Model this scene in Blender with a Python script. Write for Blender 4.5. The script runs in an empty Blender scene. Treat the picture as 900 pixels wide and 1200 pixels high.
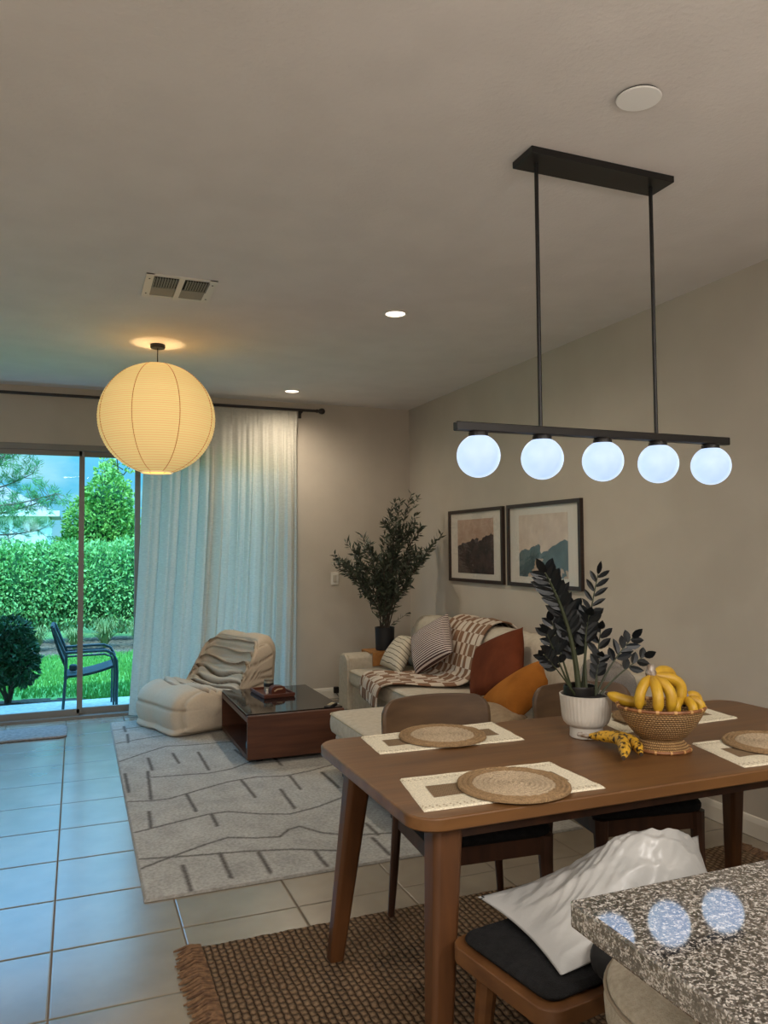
import bpy, bmesh, math, random
from mathutils import Vector, Matrix, noise as mnoise
random.seed(7)
C = bpy.context.scene.collection
SC = bpy.context.scene
PI = math.pi
rnd = random.random
def ru(a, b): return a + (b - a) * random.random()

# ------------------------------------------------------------------ materials
def lin(v):
    v /= 255.0
    return v / 12.92 if v <= .04045 else ((v + .055) / 1.055) ** 2.4
def S(r, g, b): return (lin(r), lin(g), lin(b), 1.0)

def newmat(name):
    m = bpy.data.materials.new(name); m.use_nodes = True
    nt = m.node_tree; b = nt.nodes['Principled BSDF']
    return m, nt, b
def coords(nt, stretch=(1, 1, 1), kind='Object'):
    tc = nt.nodes.new('ShaderNodeTexCoord'); mp = nt.nodes.new('ShaderNodeMapping')
    mp.inputs['Scale'].default_value = stretch
    nt.links.new(tc.outputs[kind], mp.inputs[0]); return mp.outputs[0]
def mat(name, col, rough=.6, col2=None, ns=8, stretch=(1, 1, 1), bump=0, bs=None, metal=0, spec=.5, bstretch=None, detail=4, lo=.35, hi=.65, coat=0, sheen=0, bd=.01):
    m, nt, b = newmat(name)
    b.inputs['Base Color'].default_value = col; b.inputs['Roughness'].default_value = rough
    b.inputs['Metallic'].default_value = metal; b.inputs['Specular IOR Level'].default_value = spec
    b.inputs['Coat Weight'].default_value = coat; b.inputs['Sheen Weight'].default_value = sheen
    if col2:
        n = nt.nodes.new('ShaderNodeTexNoise'); n.inputs['Scale'].default_value = ns; n.inputs['Detail'].default_value = detail
        nt.links.new(coords(nt, stretch), n.inputs['Vector'])
        r = nt.nodes.new('ShaderNodeValToRGB'); r.color_ramp.elements[0].color = col; r.color_ramp.elements[1].color = col2
        r.color_ramp.elements[0].position = lo; r.color_ramp.elements[1].position = hi
        nt.links.new(n.outputs[0], r.inputs[0]); nt.links.new(r.outputs[0], b.inputs['Base Color'])
    if bump:
        n = nt.nodes.new('ShaderNodeTexNoise'); n.inputs['Scale'].default_value = bs or ns; n.inputs['Detail'].default_value = 3
        nt.links.new(coords(nt, bstretch or stretch), n.inputs['Vector'])
        bp = nt.nodes.new('ShaderNodeBump'); bp.inputs['Strength'].default_value = bump; bp.inputs['Distance'].default_value = bd
        nt.links.new(n.outputs[0], bp.inputs['Height']); nt.links.new(bp.outputs[0], b.inputs['Normal'])
    return m
def mathn(nt, op, a, b=None, c=None):
    n = nt.nodes.new('ShaderNodeMath'); n.operation = op
    for i, v in enumerate((a, b, c)):
        if v is None: continue
        if isinstance(v, (int, float)): n.inputs[i].default_value = v
        else: nt.links.new(v, n.inputs[i])
    return n.outputs[0]
def sepxyz(nt, kind='Object'):
    tc = nt.nodes.new('ShaderNodeTexCoord'); s = nt.nodes.new('ShaderNodeSeparateXYZ')
    nt.links.new(tc.outputs[kind], s.inputs[0]); return s.outputs, tc.outputs[kind]
def mixc(nt, fac, a, b):
    n = nt.nodes.new('ShaderNodeMix'); n.data_type = 'RGBA'
    for i, v in ((0, fac), (6, a), (7, b)):
        if isinstance(v, (int, float)): n.inputs[i].default_value = v
        elif isinstance(v, tuple): n.inputs[i].default_value = v
        else: nt.links.new(v, n.inputs[i])
    return n.outputs[2]
def emis(name, col, s):
    m, nt, b = newmat(name); b.inputs['Base Color'].default_value = col
    b.inputs['Emission Color'].default_value = col; b.inputs['Emission Strength'].default_value = s
    b.inputs['Roughness'].default_value = .3
    return m
def attrmat(name, rough=.9, bump=0, bs=200, attr='Col', spec=.2, bd=.005, amp=.9):
    m, nt, b = newmat(name); a = nt.nodes.new('ShaderNodeAttribute'); a.attribute_name = attr
    b.inputs['Roughness'].default_value = rough; b.inputs['Specular IOR Level'].default_value = spec
    n = nt.nodes.new('ShaderNodeTexNoise'); n.inputs['Scale'].default_value = bs
    nt.links.new(coords(nt), n.inputs['Vector'])
    f = mathn(nt, 'MULTIPLY_ADD', n.outputs[0], amp, 1 - amp / 2)
    mx = nt.nodes.new('ShaderNodeVectorMath'); mx.operation = 'SCALE'
    nt.links.new(a.outputs['Color'], mx.inputs[0]); nt.links.new(f, mx.inputs['Scale'])
    nt.links.new(mx.outputs[0], b.inputs['Base Color'])
    if bump:
        bp = nt.nodes.new('ShaderNodeBump'); bp.inputs['Strength'].default_value = bump; bp.inputs['Distance'].default_value = bd
        nt.links.new(n.outputs[0], bp.inputs['Height']); nt.links.new(bp.outputs[0], b.inputs['Normal'])
    return m

WALL = mat('wall_paint', S(190, 180, 166), .85, S(184, 174, 160), 3, bump=.15, bs=120, bd=.003)
CEIL = mat('ceiling_paint', S(224, 217, 211), .9, S(218, 211, 205), 4, bump=.35, bs=60, bd=.006)
WHITE = mat('white_trim', S(215, 208, 195), .45)
OFFW = mat('offwhite_plastic', S(215, 210, 200), .4)
BLACK = mat('black_metal', S(24, 22, 22), .4, spec=.4)
ROD = mat('dark_rod', S(34, 28, 26), .4)
ALU = mat('door_frame_metal', S(122, 120, 116), .45, metal=.1)
# tile floor
def tile_mat():
    m, nt, b = newmat('beige_floor_tile')
    (X, Y, Z), vec = sepxyz(nt)
    sx, sy, tx, ty = .45417, .43478, -.0674, 3.0761
    fx = mathn(nt, 'FRACT', mathn(nt, 'DIVIDE', mathn(nt, 'SUBTRACT', X, tx - 20 * sx), sx))
    fy = mathn(nt, 'FRACT', mathn(nt, 'DIVIDE', mathn(nt, 'SUBTRACT', Y, ty - 20 * sy), sy))
    dx = mathn(nt, 'ABSOLUTE', mathn(nt, 'SUBTRACT', fx, .5)); dy = mathn(nt, 'ABSOLUTE', mathn(nt, 'SUBTRACT', fy, .5))
    gx = mathn(nt, 'GREATER_THAN', dx, .4925); gy = mathn(nt, 'GREATER_THAN', dy, .4945)
    g = mathn(nt, 'MAXIMUM', gx, gy)
    n = nt.nodes.new('ShaderNodeTexNoise'); n.inputs['Scale'].default_value = 3.2; n.inputs['Detail'].default_value = 6
    nt.links.new(vec, n.inputs['Vector'])
    r = nt.nodes.new('ShaderNodeValToRGB'); r.color_ramp.elements[0].color = S(118, 108, 93); r.color_ramp.elements[1].color = S(140, 129, 113)
    r.color_ramp.elements[0].position = .3; r.color_ramp.elements[1].position = .7
    nt.links.new(n.outputs[0], r.inputs[0])
    nt.links.new(mixc(nt, g, r.outputs[0], S(104, 94, 82)), b.inputs['Base Color'])
    nt.links.new(mathn(nt, 'MULTIPLY_ADD', g, .45, .24), b.inputs['Roughness'])
    b.inputs['IOR'].default_value = 1.8
    nt.links.new(mathn(nt, 'SUBTRACT', 1, g), b.inputs['Specular IOR Level'])
    bp = nt.nodes.new('ShaderNodeBump'); bp.inputs['Strength'].default_value = .5; bp.inputs['Distance'].default_value = .003
    ex = mathn(nt, 'SMOOTH_MIN', mathn(nt, 'SUBTRACT', .5, dx), mathn(nt, 'SUBTRACT', .5, dy), .01)
    nt.links.new(mathn(nt, 'MINIMUM', mathn(nt, 'MULTIPLY', ex, 60), 1), bp.inputs['Height']); nt.links.new(bp.outputs[0], b.inputs['Normal'])
    return m
TILE = tile_mat()
def wood(name, c1, c2, rough=.45, st=(1, 14, 14), ns=2.2, bump=.05):
    return mat(name, c1, rough, c2, ns, stretch=st, detail=7, lo=.3, hi=.7, bump=bump, bs=6, spec=.4)
TABW = wood('table_oak_brown', S(116, 80, 45), S(92, 61, 34), .38, (1, 9, 9))
LEGW = wood('leg_wood', S(92, 57, 29), S(64, 38, 19), .45, (9, 9, 1))
CHW = wood('chair_wood', S(104, 80, 56), S(80, 60, 42), .45, (1.2, 9, 9))
CHL = wood('chair_leg_wood', S(76, 46, 28), S(52, 31, 19), .5, (9, 9, 1))
BENW = wood('bench_wood', S(108, 72, 40), S(80, 50, 27), .45, (3, 3, 9))
WALN = wood('walnut_veneer', S(92, 56, 38), S(66, 38, 26), .4, (1, 12, 12))
TRAYW = wood('tray_oak', S(178, 124, 68), S(150, 100, 52), .5, (10, 1, 10))
BSEAT = mat('black_seat_fabric', S(30, 30, 31), .85, S(20, 20, 21), 60, bump=.4, bs=300, spec=.2)
SOFA = mat('sofa_linen', S(194, 183, 165), .95, S(182, 171, 153), 30, bump=.4, bs=260, spec=.15, bd=.002)
PIPE = mat('sofa_piping', S(165, 155, 132), .95)
TOGO = attrmat('cream_suede', .9, .25, 60, bd=.003, amp=.15)
RUST = mat('rust_velvet', S(106, 54, 32), .95, S(88, 43, 25), 6, spec=.1)
MUST = mat('mustard_fabric', S(158, 98, 38), .9, S(134, 80, 28), 5, bump=.8, bs=14, spec=.1)
TAUPE = mat('taupe_fabric', S(152, 130, 102), .95, S(138, 116, 90), 30, bump=.4, bs=240)
CER = mat('ceramic_white', S(205, 200, 190), .35, S(196, 190, 180), 12)
SOIL = mat('soil', S(38, 32, 28), .95, S(22, 18, 16), 60, bump=.8, bs=80)
LEAFD = mat('black_green_leaf', S(17, 20, 24), .36, S(26, 31, 33), 12, spec=.35)
STEMG = mat('zz_stem', S(52, 58, 36), .5)
OLIV = mat('olive_leaf', S(48, 56, 44), .55, S(70, 78, 60), 18)
BARK = mat('thin_bark', S(62, 54, 44), .8)
GLASST = mat('black_table_glass', S(22, 22, 22), .06, spec=.8)
JUTE = mat('jute_cord', S(168, 130, 88), .95, S(140, 104, 66), 60, bump=.8, bs=220)
STOOLF = mat('stool_fabric', S(172, 162, 144), .95, S(156, 146, 128), 90, bump=.5, bs=260)

def granite():
    m, nt, b = newmat('speckled_granite')
    v = coords(nt)
    vo = nt.nodes.new('ShaderNodeTexVoronoi'); vo.inputs['Scale'].default_value = 400; vo.inputs['Randomness'].default_value = 1
    n = nt.nodes.new('ShaderNodeTexNoise'); n.inputs['Scale'].default_value = 110; n.inputs['Detail'].default_value = 3
    nt.links.new(v, n.inputs['Vector'])
    ad = nt.nodes.new('ShaderNodeVectorMath'); ad.operation = 'MULTIPLY_ADD'; ad.inputs[1].default_value = (.002, .002, .002)
    nt.links.new(n.outputs['Color'], ad.inputs[0]); nt.links.new(v, ad.inputs[2]); nt.links.new(ad.outputs[0], vo.inputs['Vector'])
    sp = nt.nodes.new('ShaderNodeSeparateXYZ'); nt.links.new(vo.outputs['Color'], sp.inputs[0])
    k = mathn(nt, 'ADD', mathn(nt, 'MULTIPLY', sp.outputs[0], .62), mathn(nt, 'MULTIPLY_ADD', n.outputs[0], 1.5, -.56))
    r = nt.nodes.new('ShaderNodeValToRGB'); cr = r.color_ramp
    cr.elements[0].position = .22; cr.elements[0].color = S(26, 24, 24)
    cr.elements[1].position = .85; cr.elements[1].color = S(196, 190, 183)
    for p, c in ((.34, S(30, 28, 27)), (.46, S(74, 68, 64)), (.62, S(132, 125, 118))):
        e = cr.elements.new(p); e.color = c
    nt.links.new(k, r.inputs[0]); nt.links.new(r.outputs[0], b.inputs['Base Color'])
    b.inputs['Roughness'].default_value = .04; b.inputs['IOR'].default_value = 4.4
    return m
GRAN = granite()
def glass(name, tint, refl=.08, rough=0.0):
    m, nt, b = newmat(name); nt.nodes.remove(b)
    out = [n for n in nt.nodes if n.type == 'OUTPUT_MATERIAL'][0]
    t = nt.nodes.new('ShaderNodeBsdfTransparent'); t.inputs[0].default_value = tint
    g = nt.nodes.new('ShaderNodeBsdfGlossy'); g.inputs['Roughness'].default_value = rough
    lw = nt.nodes.new('ShaderNodeLayerWeight'); lw.inputs[0].default_value = .5
    mx = nt.nodes.new('ShaderNodeMixShader')
    nt.links.new(mathn(nt, 'MULTIPLY_ADD', mathn(nt, 'POWER', lw.outputs['Facing'], 4), refl * 5, refl * .5), mx.inputs[0])
    nt.links.new(t.outputs[0], mx.inputs[1]); nt.links.new(g.outputs[0], mx.inputs[2]); nt.links.new(mx.outputs[0], out.inputs[0])
    return m
PANE = glass('cyan_tinted_glass', (.76, .96, .98, 1), .005)
PGLASS = glass('picture_glass', (1, 1, 1, 1), .1)
def translucent(name, col, f=.5, stripes=True):
    m, nt, b = newmat(name)
    out = [n for n in nt.nodes if n.type == 'OUTPUT_MATERIAL'][0]
    t = nt.nodes.new('ShaderNodeBsdfTranslucent'); d = nt.nodes.new('ShaderNodeBsdfDiffuse')
    n = nt.nodes.new('ShaderNodeTexNoise'); n.inputs['Scale'].default_value = 30; n.inputs['Detail'].default_value = 5
    nt.links.new(coords(nt, (1.2, 1, 7)), n.inputs['Vector'])
    c = mixc(nt, n.outputs[0], tuple(x * .72 for x in col[:3]) + (1,), tuple(min(1, x * 1.2) for x in col[:3]) + (1,))
    nt.links.new(c, t.inputs[0]); nt.links.new(c, d.inputs[0])
    mx = nt.nodes.new('ShaderNodeMixShader'); mx.inputs[0].default_value = f
    nt.links.new(d.outputs[0], mx.inputs[1]); nt.links.new(t.outputs[0], mx.inputs[2]); nt.links.new(mx.outputs[0], out.inputs[0])
    nt.nodes.remove(b)
    return m
CURT = translucent('linen_curtain', S(208, 204, 192), .33)

# ------------------------------------------------------------------ mesh builder
class MB:
    def __init__(s): s.bm = bmesh.new(); s.mi = 0
    def _take(s, verts, mtx=None):
        if mtx is not None: bmesh.ops.transform(s.bm, matrix=mtx, verts=verts)
        for v in verts:
            for f in v.link_faces: f.material_index = s.mi
    def box(s, c, d, bev=0, seg=2, rot=None):
        r = bmesh.ops.create_cube(s.bm, size=1); vs = r['verts']
        bmesh.ops.scale(s.bm, vec=d, verts=vs)
        if bev:
            es = list({e for v in vs for e in v.link_edges})
            rr = bmesh.ops.bevel(s.bm, geom=es, offset=bev, segments=seg, profile=.5, affect='EDGES')
            vs = list({v for f in rr['faces'] for v in f.verts})
            st = list(vs); seen = set(vs)
            while st:
                v = st.pop()
                for e in v.link_edges:
                    o = e.other_vert(v)
                    if o not in seen: seen.add(o); st.append(o)
            vs = list(seen)
        m = Matrix.Translation(c)
        if rot is not None: m = m @ rot.to_4x4()
        s._take(vs, m); return s
    def ring(s, pts): return [s.bm.verts.new(p) for p in pts]
    def bridge(s, a, b, close=True):
        n = len(a)
        for i in range(n if close else n - 1):
            j = (i + 1) % n
            f = s.bm.faces.new((a[i], a[j], b[j], b[i])); f.material_index = s.mi
    def cap(s, a):
        f = s.bm.faces.new(a); f.material_index = s.mi
    def tube(s, pts, rad, seg=8, caps=True):
        pts = [Vector(p) for p in pts]; n = len(pts)
        rr = rad if isinstance(rad, (list, tuple)) else [rad] * n
        prev = None; up = None
        for i, p in enumerate(pts):
            t = (pts[min(i + 1, n - 1)] - pts[max(i - 1, 0)]).normalized()
            if up is None:
                up = Vector((0, 0, 1)) if abs(t.z) < .9 else Vector((1, 0, 0))
            a = t.cross(up).normalized(); b = a.cross(t).normalized(); up = b
            ring = s.ring([p + (a * math.cos(2 * PI * k / seg) + b * math.sin(2 * PI * k / seg)) * rr[i] for k in range(seg)])
            if prev: s.bridge(prev, ring)
            elif caps: s.cap(ring[::-1])
            prev = ring
        if caps: s.cap(prev)
        return s
    def lathe(s, prof, seg=32, c=(0, 0, 0)):
        prev = None
        for r, z in prof:
            if r < 1e-5: ring = [s.bm.verts.new((c[0], c[1], c[2] + z))]
            else: ring = s.ring([(c[0] + r * math.cos(2 * PI * k / seg), c[1] + r * math.sin(2 * PI * k / seg), c[2] + z) for k in range(seg)])
            if prev:
                if len(prev) == 1 and len(ring) > 1:
                    for k in range(seg): s.cap((prev[0], ring[(k + 1) % seg], ring[k]))
                elif len(ring) == 1 and len(prev) > 1:
                    for k in range(seg): s.cap((prev[k], prev[(k + 1) % seg], ring[0]))
                elif len(ring) > 1: s.bridge(prev, ring)
            prev = ring
        return s
    def prism(s, outline, z0, z1, axis='z'):
        def P(p, h):
            return {'z': (p[0], p[1], h), 'y': (p[0], h, p[1]), 'x': (h, p[0], p[1])}[axis]
        a = s.ring([P(p, z0) for p in outline]); b = s.ring([P(p, z1) for p in outline])
        s.bridge(a, b); s.cap(a[::-1]); s.cap(b); return s
    def grid(s, f, nu, nv, matf=None):
        g = [[s.bm.verts.new(f(i / nu, j / nv)) for j in range(nv + 1)] for i in range(nu + 1)]
        for i in range(nu):
            for j in range(nv):
                fc = s.bm.faces.new((g[i][j], g[i + 1][j], g[i + 1][j + 1], g[i][j + 1]))
                fc.material_index = matf(i, j) if matf else s.mi
        return g
    def leaf(s, p, d, L, W, up=None, fold=.15, n=1):
        d = Vector(d).normalized(); up = Vector(up) if up is not None else Vector((ru(-1, 1), ru(-1, 1), ru(-1, 1)))
        a = d.cross(up)
        if a.length < 1e-4: a = d.cross(Vector((1, .3, .2)))
        a.normalize(); b = a.cross(d)
        p = Vector(p)
        if n == 1:
            v = [p, p + d * L * .45 + a * W / 2 + b * fold * W, p + d * L, p + d * L * .45 - a * W / 2 + b * fold * W]
            s.cap([s.bm.verts.new(x) for x in v])
        else:
            prs = [(.12, .55), (.35, .95), (.6, 1.), (.82, .62)]
            base = s.bm.verts.new(p); tip = s.bm.verts.new(p + d * L - b * L * .08)
            pl = pm = pr = None
            for t, w in prs:
                c = p + d * L * t - b * (L * .08 * t * t)
                l = s.bm.verts.new(c + a * W / 2 * w + b * fold * W * w); m = s.bm.verts.new(c); r = s.bm.verts.new(c - a * W / 2 * w + b * fold * W * w)
                if pl is None: s.cap((base, m, l)); s.cap((base, r, m))
                else: s.cap((pl, pm, m, l)); s.cap((pm, pr, r, m))
                pl, pm, pr = l, m, r
            s.cap((pl, pm, tip)); s.cap((pm, pr, tip))
        return s
    def build(s, name, mats, parent=None, smooth=True, loc=None, rot=None, sub=0, solid=0, wn=False, recalc=True, auto=35):
        if recalc: bmesh.ops.recalc_face_normals(s.bm, faces=s.bm.faces)
        me = bpy.data.meshes.new(name); s.bm.to_mesh(me); s.bm.free()
        for m in (mats if isinstance(mats, (list, tuple)) else [mats]): me.materials.append(m)
        if smooth:
            me.shade_smooth()
            if auto: me.set_sharp_from_angle(angle=math.radians(auto))
        o = bpy.data.objects.new(name, me); C.objects.link(o)
        if parent: o.parent = parent
        if loc: o.location = loc
        if rot: o.rotation_euler = rot
        if solid:
            md = o.modifiers.new('solid', 'SOLIDIFY'); md.thickness = solid; md.offset = 0
        if smooth and auto and not sub and not solid:
            md = o.modifiers.new('wn', 'WEIGHTED_NORMAL'); md.keep_sharp = True; md.weight = 100
        if sub:
            md = o.modifiers.new('sub', 'SUBSURF'); md.levels = sub; md.render_levels = sub
        return o
def tag(o, label=None, cat=None, group=None, kind=None):
    if label: o['label'] = label
    if cat: o['category'] = cat
    if group: o['group'] = group
    if kind: o['kind'] = kind
    return o
def thing(name, label, cat, loc=(0, 0, 0), rz=0, group=None):
    o = bpy.data.objects.new(name, None); C.objects.link(o); o.empty_display_size = .1
    o.location = loc; o.rotation_euler = (0, 0, rz)
    return tag(o, label, cat, group)
def struct(name, mb, m, parent=None, **k):
    o = mb.build(name, m, parent, **k)
    if not parent: o['kind'] = 'structure'
    return o
def dup(root, loc, rz, label, group=None):
    r = root.copy(); C.objects.link(r); r.location = loc; r.rotation_euler = (0, 0, rz); r['label'] = label
    if group: r['group'] = group
    for ch in list(root.children):
        c = ch.copy(); C.objects.link(c); c.parent = r
        for g in ch.children:
            d = g.copy(); C.objects.link(d); d.parent = c
    return r
def rrect(x0, y0, x1, y1, r, n=6):
    pts = []
    for cx, cy, a in ((x1 - r, y1 - r, 0), (x0 + r, y1 - r, 90), (x0 + r, y0 + r, 180), (x1 - r, y0 + r, 270)):
        for k in range(n + 1):
            t = math.radians(a + 90 * k / n); pts.append((cx + r * math.cos(t), cy + r * math.sin(t)))
    return pts
def pad(mb, x0, y0, x1, y1, z0, z1, r, e, n=6):
    """rounded slab with softened top and bottom edges"""
    prev = None
    steps = [(e, 0), (e * .3, .25), (0, .5), (0, 1), (0, 1.5), (e * .3, 1.75), (e, 2)]
    for off, k in steps:
        z = z0 + (z1 - z0) * {0: 0, .25: min(.25, e / (z1 - z0) * .5), .5: min(.45, e / (z1 - z0)), 1: .5, 1.5: 1 - min(.45, e / (z1 - z0)), 1.75: 1 - min(.25, e / (z1 - z0) * .5), 2: 1}[k]
        ring = mb.ring([(p[0], p[1], z) for p in rrect(x0 + off, y0 + off, x1 - off, y1 - off, max(r - off, .002), n)])
        if prev: mb.bridge(prev, ring)
        else: mb.cap(ring[::-1])
        prev = ring
    mb.cap(prev); return mb
def colorize(o, fn, attr='Col'):
    me = o.data; a = me.color_attributes.new(attr, 'FLOAT_COLOR', 'POINT')
    for i, v in enumerate(me.vertices): a.data[i].color = fn(v.co)

RX, BY, H = 3.1317, 7.1537, 2.84
LX, FY = -2.6, -3.4
# ------------------------------------------------------------------ room shell
struct('floor', MB().box(((LX + RX) / 2, (FY + BY) / 2 + .05, -.05), (RX - LX + .3, BY - FY + .1, .1)), TILE, smooth=False)
struct('ceiling', MB().box(((LX + RX) / 2, (FY + BY) / 2, H + .05), (RX - LX + .4, BY - FY + .4, .1)), CEIL, smooth=False)
DX0, DX1, DH = -1.85, 1.88, 2.35
wb = MB(); T = .16
wb.box(((DX1 + RX) / 2 + .05, BY + T / 2, H / 2), (RX - DX1 + .1, T, H))
wb.box(((DX0 + LX) / 2 - .05, BY + T / 2, H / 2), (DX0 - LX + .1, T, H))
wb.box(((DX0 + DX1) / 2, BY + T / 2, (H + DH) / 2), (DX1 - DX0, T, H - DH))
struct('wall_back', wb, WALL, smooth=False)
struct('wall_right', MB().box((RX + .06, (FY + BY) / 2, H / 2), (.12, BY - FY, H)), WALL, smooth=False)
struct('wall_left', MB().box((LX - .06, (FY + BY) / 2, H / 2), (.12, BY - FY, H)), WALL, smooth=False)
struct('wall_front', MB().box(((LX + RX) / 2, FY - .06, H / 2), (RX - LX, .12, H)), WALL, smooth=False)
def baseb(name, a, b, axis):
    prof = [(0, 0), (.014, 0), (.014, .07), (.010, .085), (.006, .095), (0, .1)]
    m = MB()
    if axis == 'x': m.prism([(BY - d, z) for d, z in prof], a, b, 'x')
    else: m.prism([(RX - d, z) for d, z in prof], a, b, 'y')
    struct(name, m, WHITE, smooth=False)
baseb('baseboard_back', DX1 + .02, RX, 'x'); baseb('baseboard_right', FY, BY - .014, 'y')
# sliding door
dr = MB()
dr.box(((DX0 + DX1) / 2, BY + .06, DH - .025), (DX1 - DX0, .11, .05))
dr.box(((DX0 + DX1) / 2, BY + .05, .012), (DX1 - DX0, .15, .024))
for x in (DX0 + .02, DX1 - .02): dr.box((x, BY + .06, DH / 2), (.04, .11, DH))
door = struct('door_1', dr, ALU, smooth=False); tag(door, 'wide sliding glass patio door with grey metal frame')
xs = [DX0 + .04, .035, .50, DX1 - .04]
for i in range(3):
    yy = BY + (.04 if i != 1 else .075)
    a, b = xs[i] - (.0 if i == 0 else .0), xs[i + 1]
    f = MB(); w = .045
    f.box((a + w / 2 if i == 0 else a, yy, DH / 2), (w, .03, DH - .08)); f.box((b, yy, DH / 2), (w, .03, DH - .08))
    f.box(((a + b) / 2, yy, DH - .07), (b - a, .03, .05)); f.box(((a + b) / 2, yy, .05), (b - a, .03, .055))
    so = f.build('door_panel_frame', ALU, door, smooth=False)
    MB().box(((a + b) / 2, yy, DH / 2), (b - a - .03, .006, DH - .1)).build('glass_pane', PANE, so, smooth=False)

# ------------------------------------------------------------------ outdoors
PATIO = mat('patio_concrete', S(205, 205, 200), .8, S(180, 182, 180), 25, bump=.2)
struct('patio_slab', MB().box((-.5, BY + T + .5, -.1), (8, 1.0 - .0, .1)), PATIO, smooth=False)
GRASSM = mat('lawn_green', S(74, 140, 58), .8, S(108, 170, 78), 14)
MULCH = mat('mulch', S(150, 125, 105), .95, S(60, 48, 40), 24, bump=1, bs=40, detail=8)
GRD = mat('ground', S(90, 140, 60), .9, S(120, 150, 80), 4)
struct('ground', MB().box((0, 31, -.16), (90, 46, .06)), GRD, smooth=False)
lm = MB()
lm.box((-.5, 10.6, -.125), (9, 3.6, .03))
for i in range(15000):
    x = ru(-2.6, 2.6) if rnd() < .5 else ru(-1.3, 1.1); y = ru(8.35, 12.3); h = ru(.03, .075); a = ru(0, PI); w = .010
    if (x + .55) ** 2 / .5 + (y - 8.6) ** 2 / .12 < 1: continue
    p = Vector((x, y, -.115)); d = Vector((math.cos(a) * w, math.sin(a) * w, 0)); q = Vector((ru(-.02, .02), ru(-.02, .02), h))
    lm.cap([lm.bm.verts.new(v) for v in (p - d, p + d, p + q)])
tag(lm.build('lawn', GRASSM, smooth=False, recalc=False), 'bright green clipped lawn between the patio and the mulch bed', 'lawn', kind='stuff')
mm = MB()
mm.grid(lambda u, v: (-5 + 10 * u, 12.1 + 2.6 * v, -.11 + .05 * math.sin(PI * v) + .02 * mnoise.noise(Vector((u * 60, v * 18, 0)))), 80, 20)
struct('mulch_bed', mm, MULCH)
mm = MB()
mm.grid(lambda u, v: (-.6 + .75 * (v) * math.cos(2 * PI * u), 8.55 + .38 * v * math.sin(2 * PI * u), -.08 - .03 * v + .015 * mnoise.noise(Vector((u * 30, v * 9, 3)))), 48, 8)
struct('mulch_ring', mm, mat('dark_mulch', S(80, 66, 56), .95, S(30, 26, 22), 40, bump=1, detail=8))

HED = mat('hedge_leaf', S(90, 160, 84), .5, S(168, 214, 134), 9, detail=2)
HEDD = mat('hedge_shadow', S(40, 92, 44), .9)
TREL = mat('tree_leaf', S(84, 150, 64), .5, S(160, 205, 100), 5, detail=2)
DKL = mat('dark_shrub_leaf', S(20, 62, 36), .45, S(38, 92, 50), 12)
def foliage(parent, name, blobs, n, L, W, m, down=0, n_=1):
    """leaf shell over a set of ellipsoids"""
    mb = MB(); areas = [b[3] * b[5] for b in blobs]; tot = sum(areas)
    for b, a in zip(blobs, areas):
        for i in range(int(n * a / tot)):
            th = ru(0, 2 * PI); z = ru(-1, 1); r = math.sqrt(1 - z * z); k = ru(.8, 1.08)
            nrm = Vector((r * math.cos(th), r * math.sin(th), z))
            p = Vector((b[0] + nrm.x * b[3] * k, b[1] + nrm.y * b[4] * k, b[2] + nrm.z * b[5] * k))
            d = nrm + Vector((ru(-1, 1), ru(-1, 1), ru(-1, 1) - down))
            mb.leaf(p, d, L * ru(.7, 1.2), W * ru(.7, 1.2), n=n_, fold=.25)
    return mb.build(name, m, parent, smooth=False, recalc=False)
def core(parent, name, blobs, m):
    mb = MB()
    for b in blobs:
        r = bmesh.ops.create_icosphere(mb.bm, subdivisions=2, radius=1)['verts']
        for v in r: v.co = Vector((b[0] + v.co.x * b[3] * .86, b[1] + v.co.y * b[4] * .86, b[2] + v.co.z * b[5] * .86))
    return mb.build(name, m, parent)
hd = thing('hedge', 'long clipped bright green leafy hedge at the back of the garden', 'hedge', (0, 13.7, -.1))
bl = [(x, ru(-.1, .1), .95, .5, .5, .70 + ru(-.04, .05)) for x in [-2.6 + .42 * k for k in range(13)]]
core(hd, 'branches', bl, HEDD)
foliage(hd, 'leaves', bl, 42000, .075, .042, HED)
tr = thing('garden_tree', 'bushy cone shaped green tree rising behind the hedge', 'tree', (.42, 15.6, -.1))
bl = [(0, 0, 1.3, .75, .6, .9), (-.02, 0, 2.0, .6, .5, .6), (.12, 0, 2.45, .42, .4, .5), (.3, 0, 1.8, .5, .4, .5), (-.45, .1, 1.5, .4, .35, .35)]
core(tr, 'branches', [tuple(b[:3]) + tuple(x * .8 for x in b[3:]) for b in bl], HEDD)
foliage(tr, 'leaves', bl, 11000, .09, .05, TREL)
MB().tube([(0, 0, 0), (0, 0, 1.2), (.1, 0, 2.6), (.06, 0, 3.05)], [.07, .06, .03, .01]).build('trunk', BARK, tr)
foliage(tr, 'top_sprig', [(.07, 0, 3.02, .16, .14, .12)], 90, .1, .06, TREL)
t2 = thing('slender_tree', 'thin airy yellow-green tree at the right edge of the glass door view', 'tree', (.86, 16.5, -.1))
mb = MB(); mb.tube([(0, 0, 0), (.02, 0, 1.6), (-.05, 0, 2.6), (-.12, 0, 3.4)], [.05, .04, .025, .01])
bls = []
for i in range(16):
    z = ru(1.7, 3.2); a = ru(0, 2 * PI); r = ru(.15, .42); e = Vector((math.cos(a) * r, math.sin(a) * r * .6, z + .18))
    mb.tube([(0, 0, z), tuple(e)], [.012, .005], 5); bls.append((e.x, e.y, e.z, .13, .12, .11))
mb.build('trunk', BARK, t2)
foliage(t2, 'leaves', bls, 900, .085, .05, mat('yellow_leaf', S(130, 175, 80), .5, S(180, 200, 110), 6))
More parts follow.
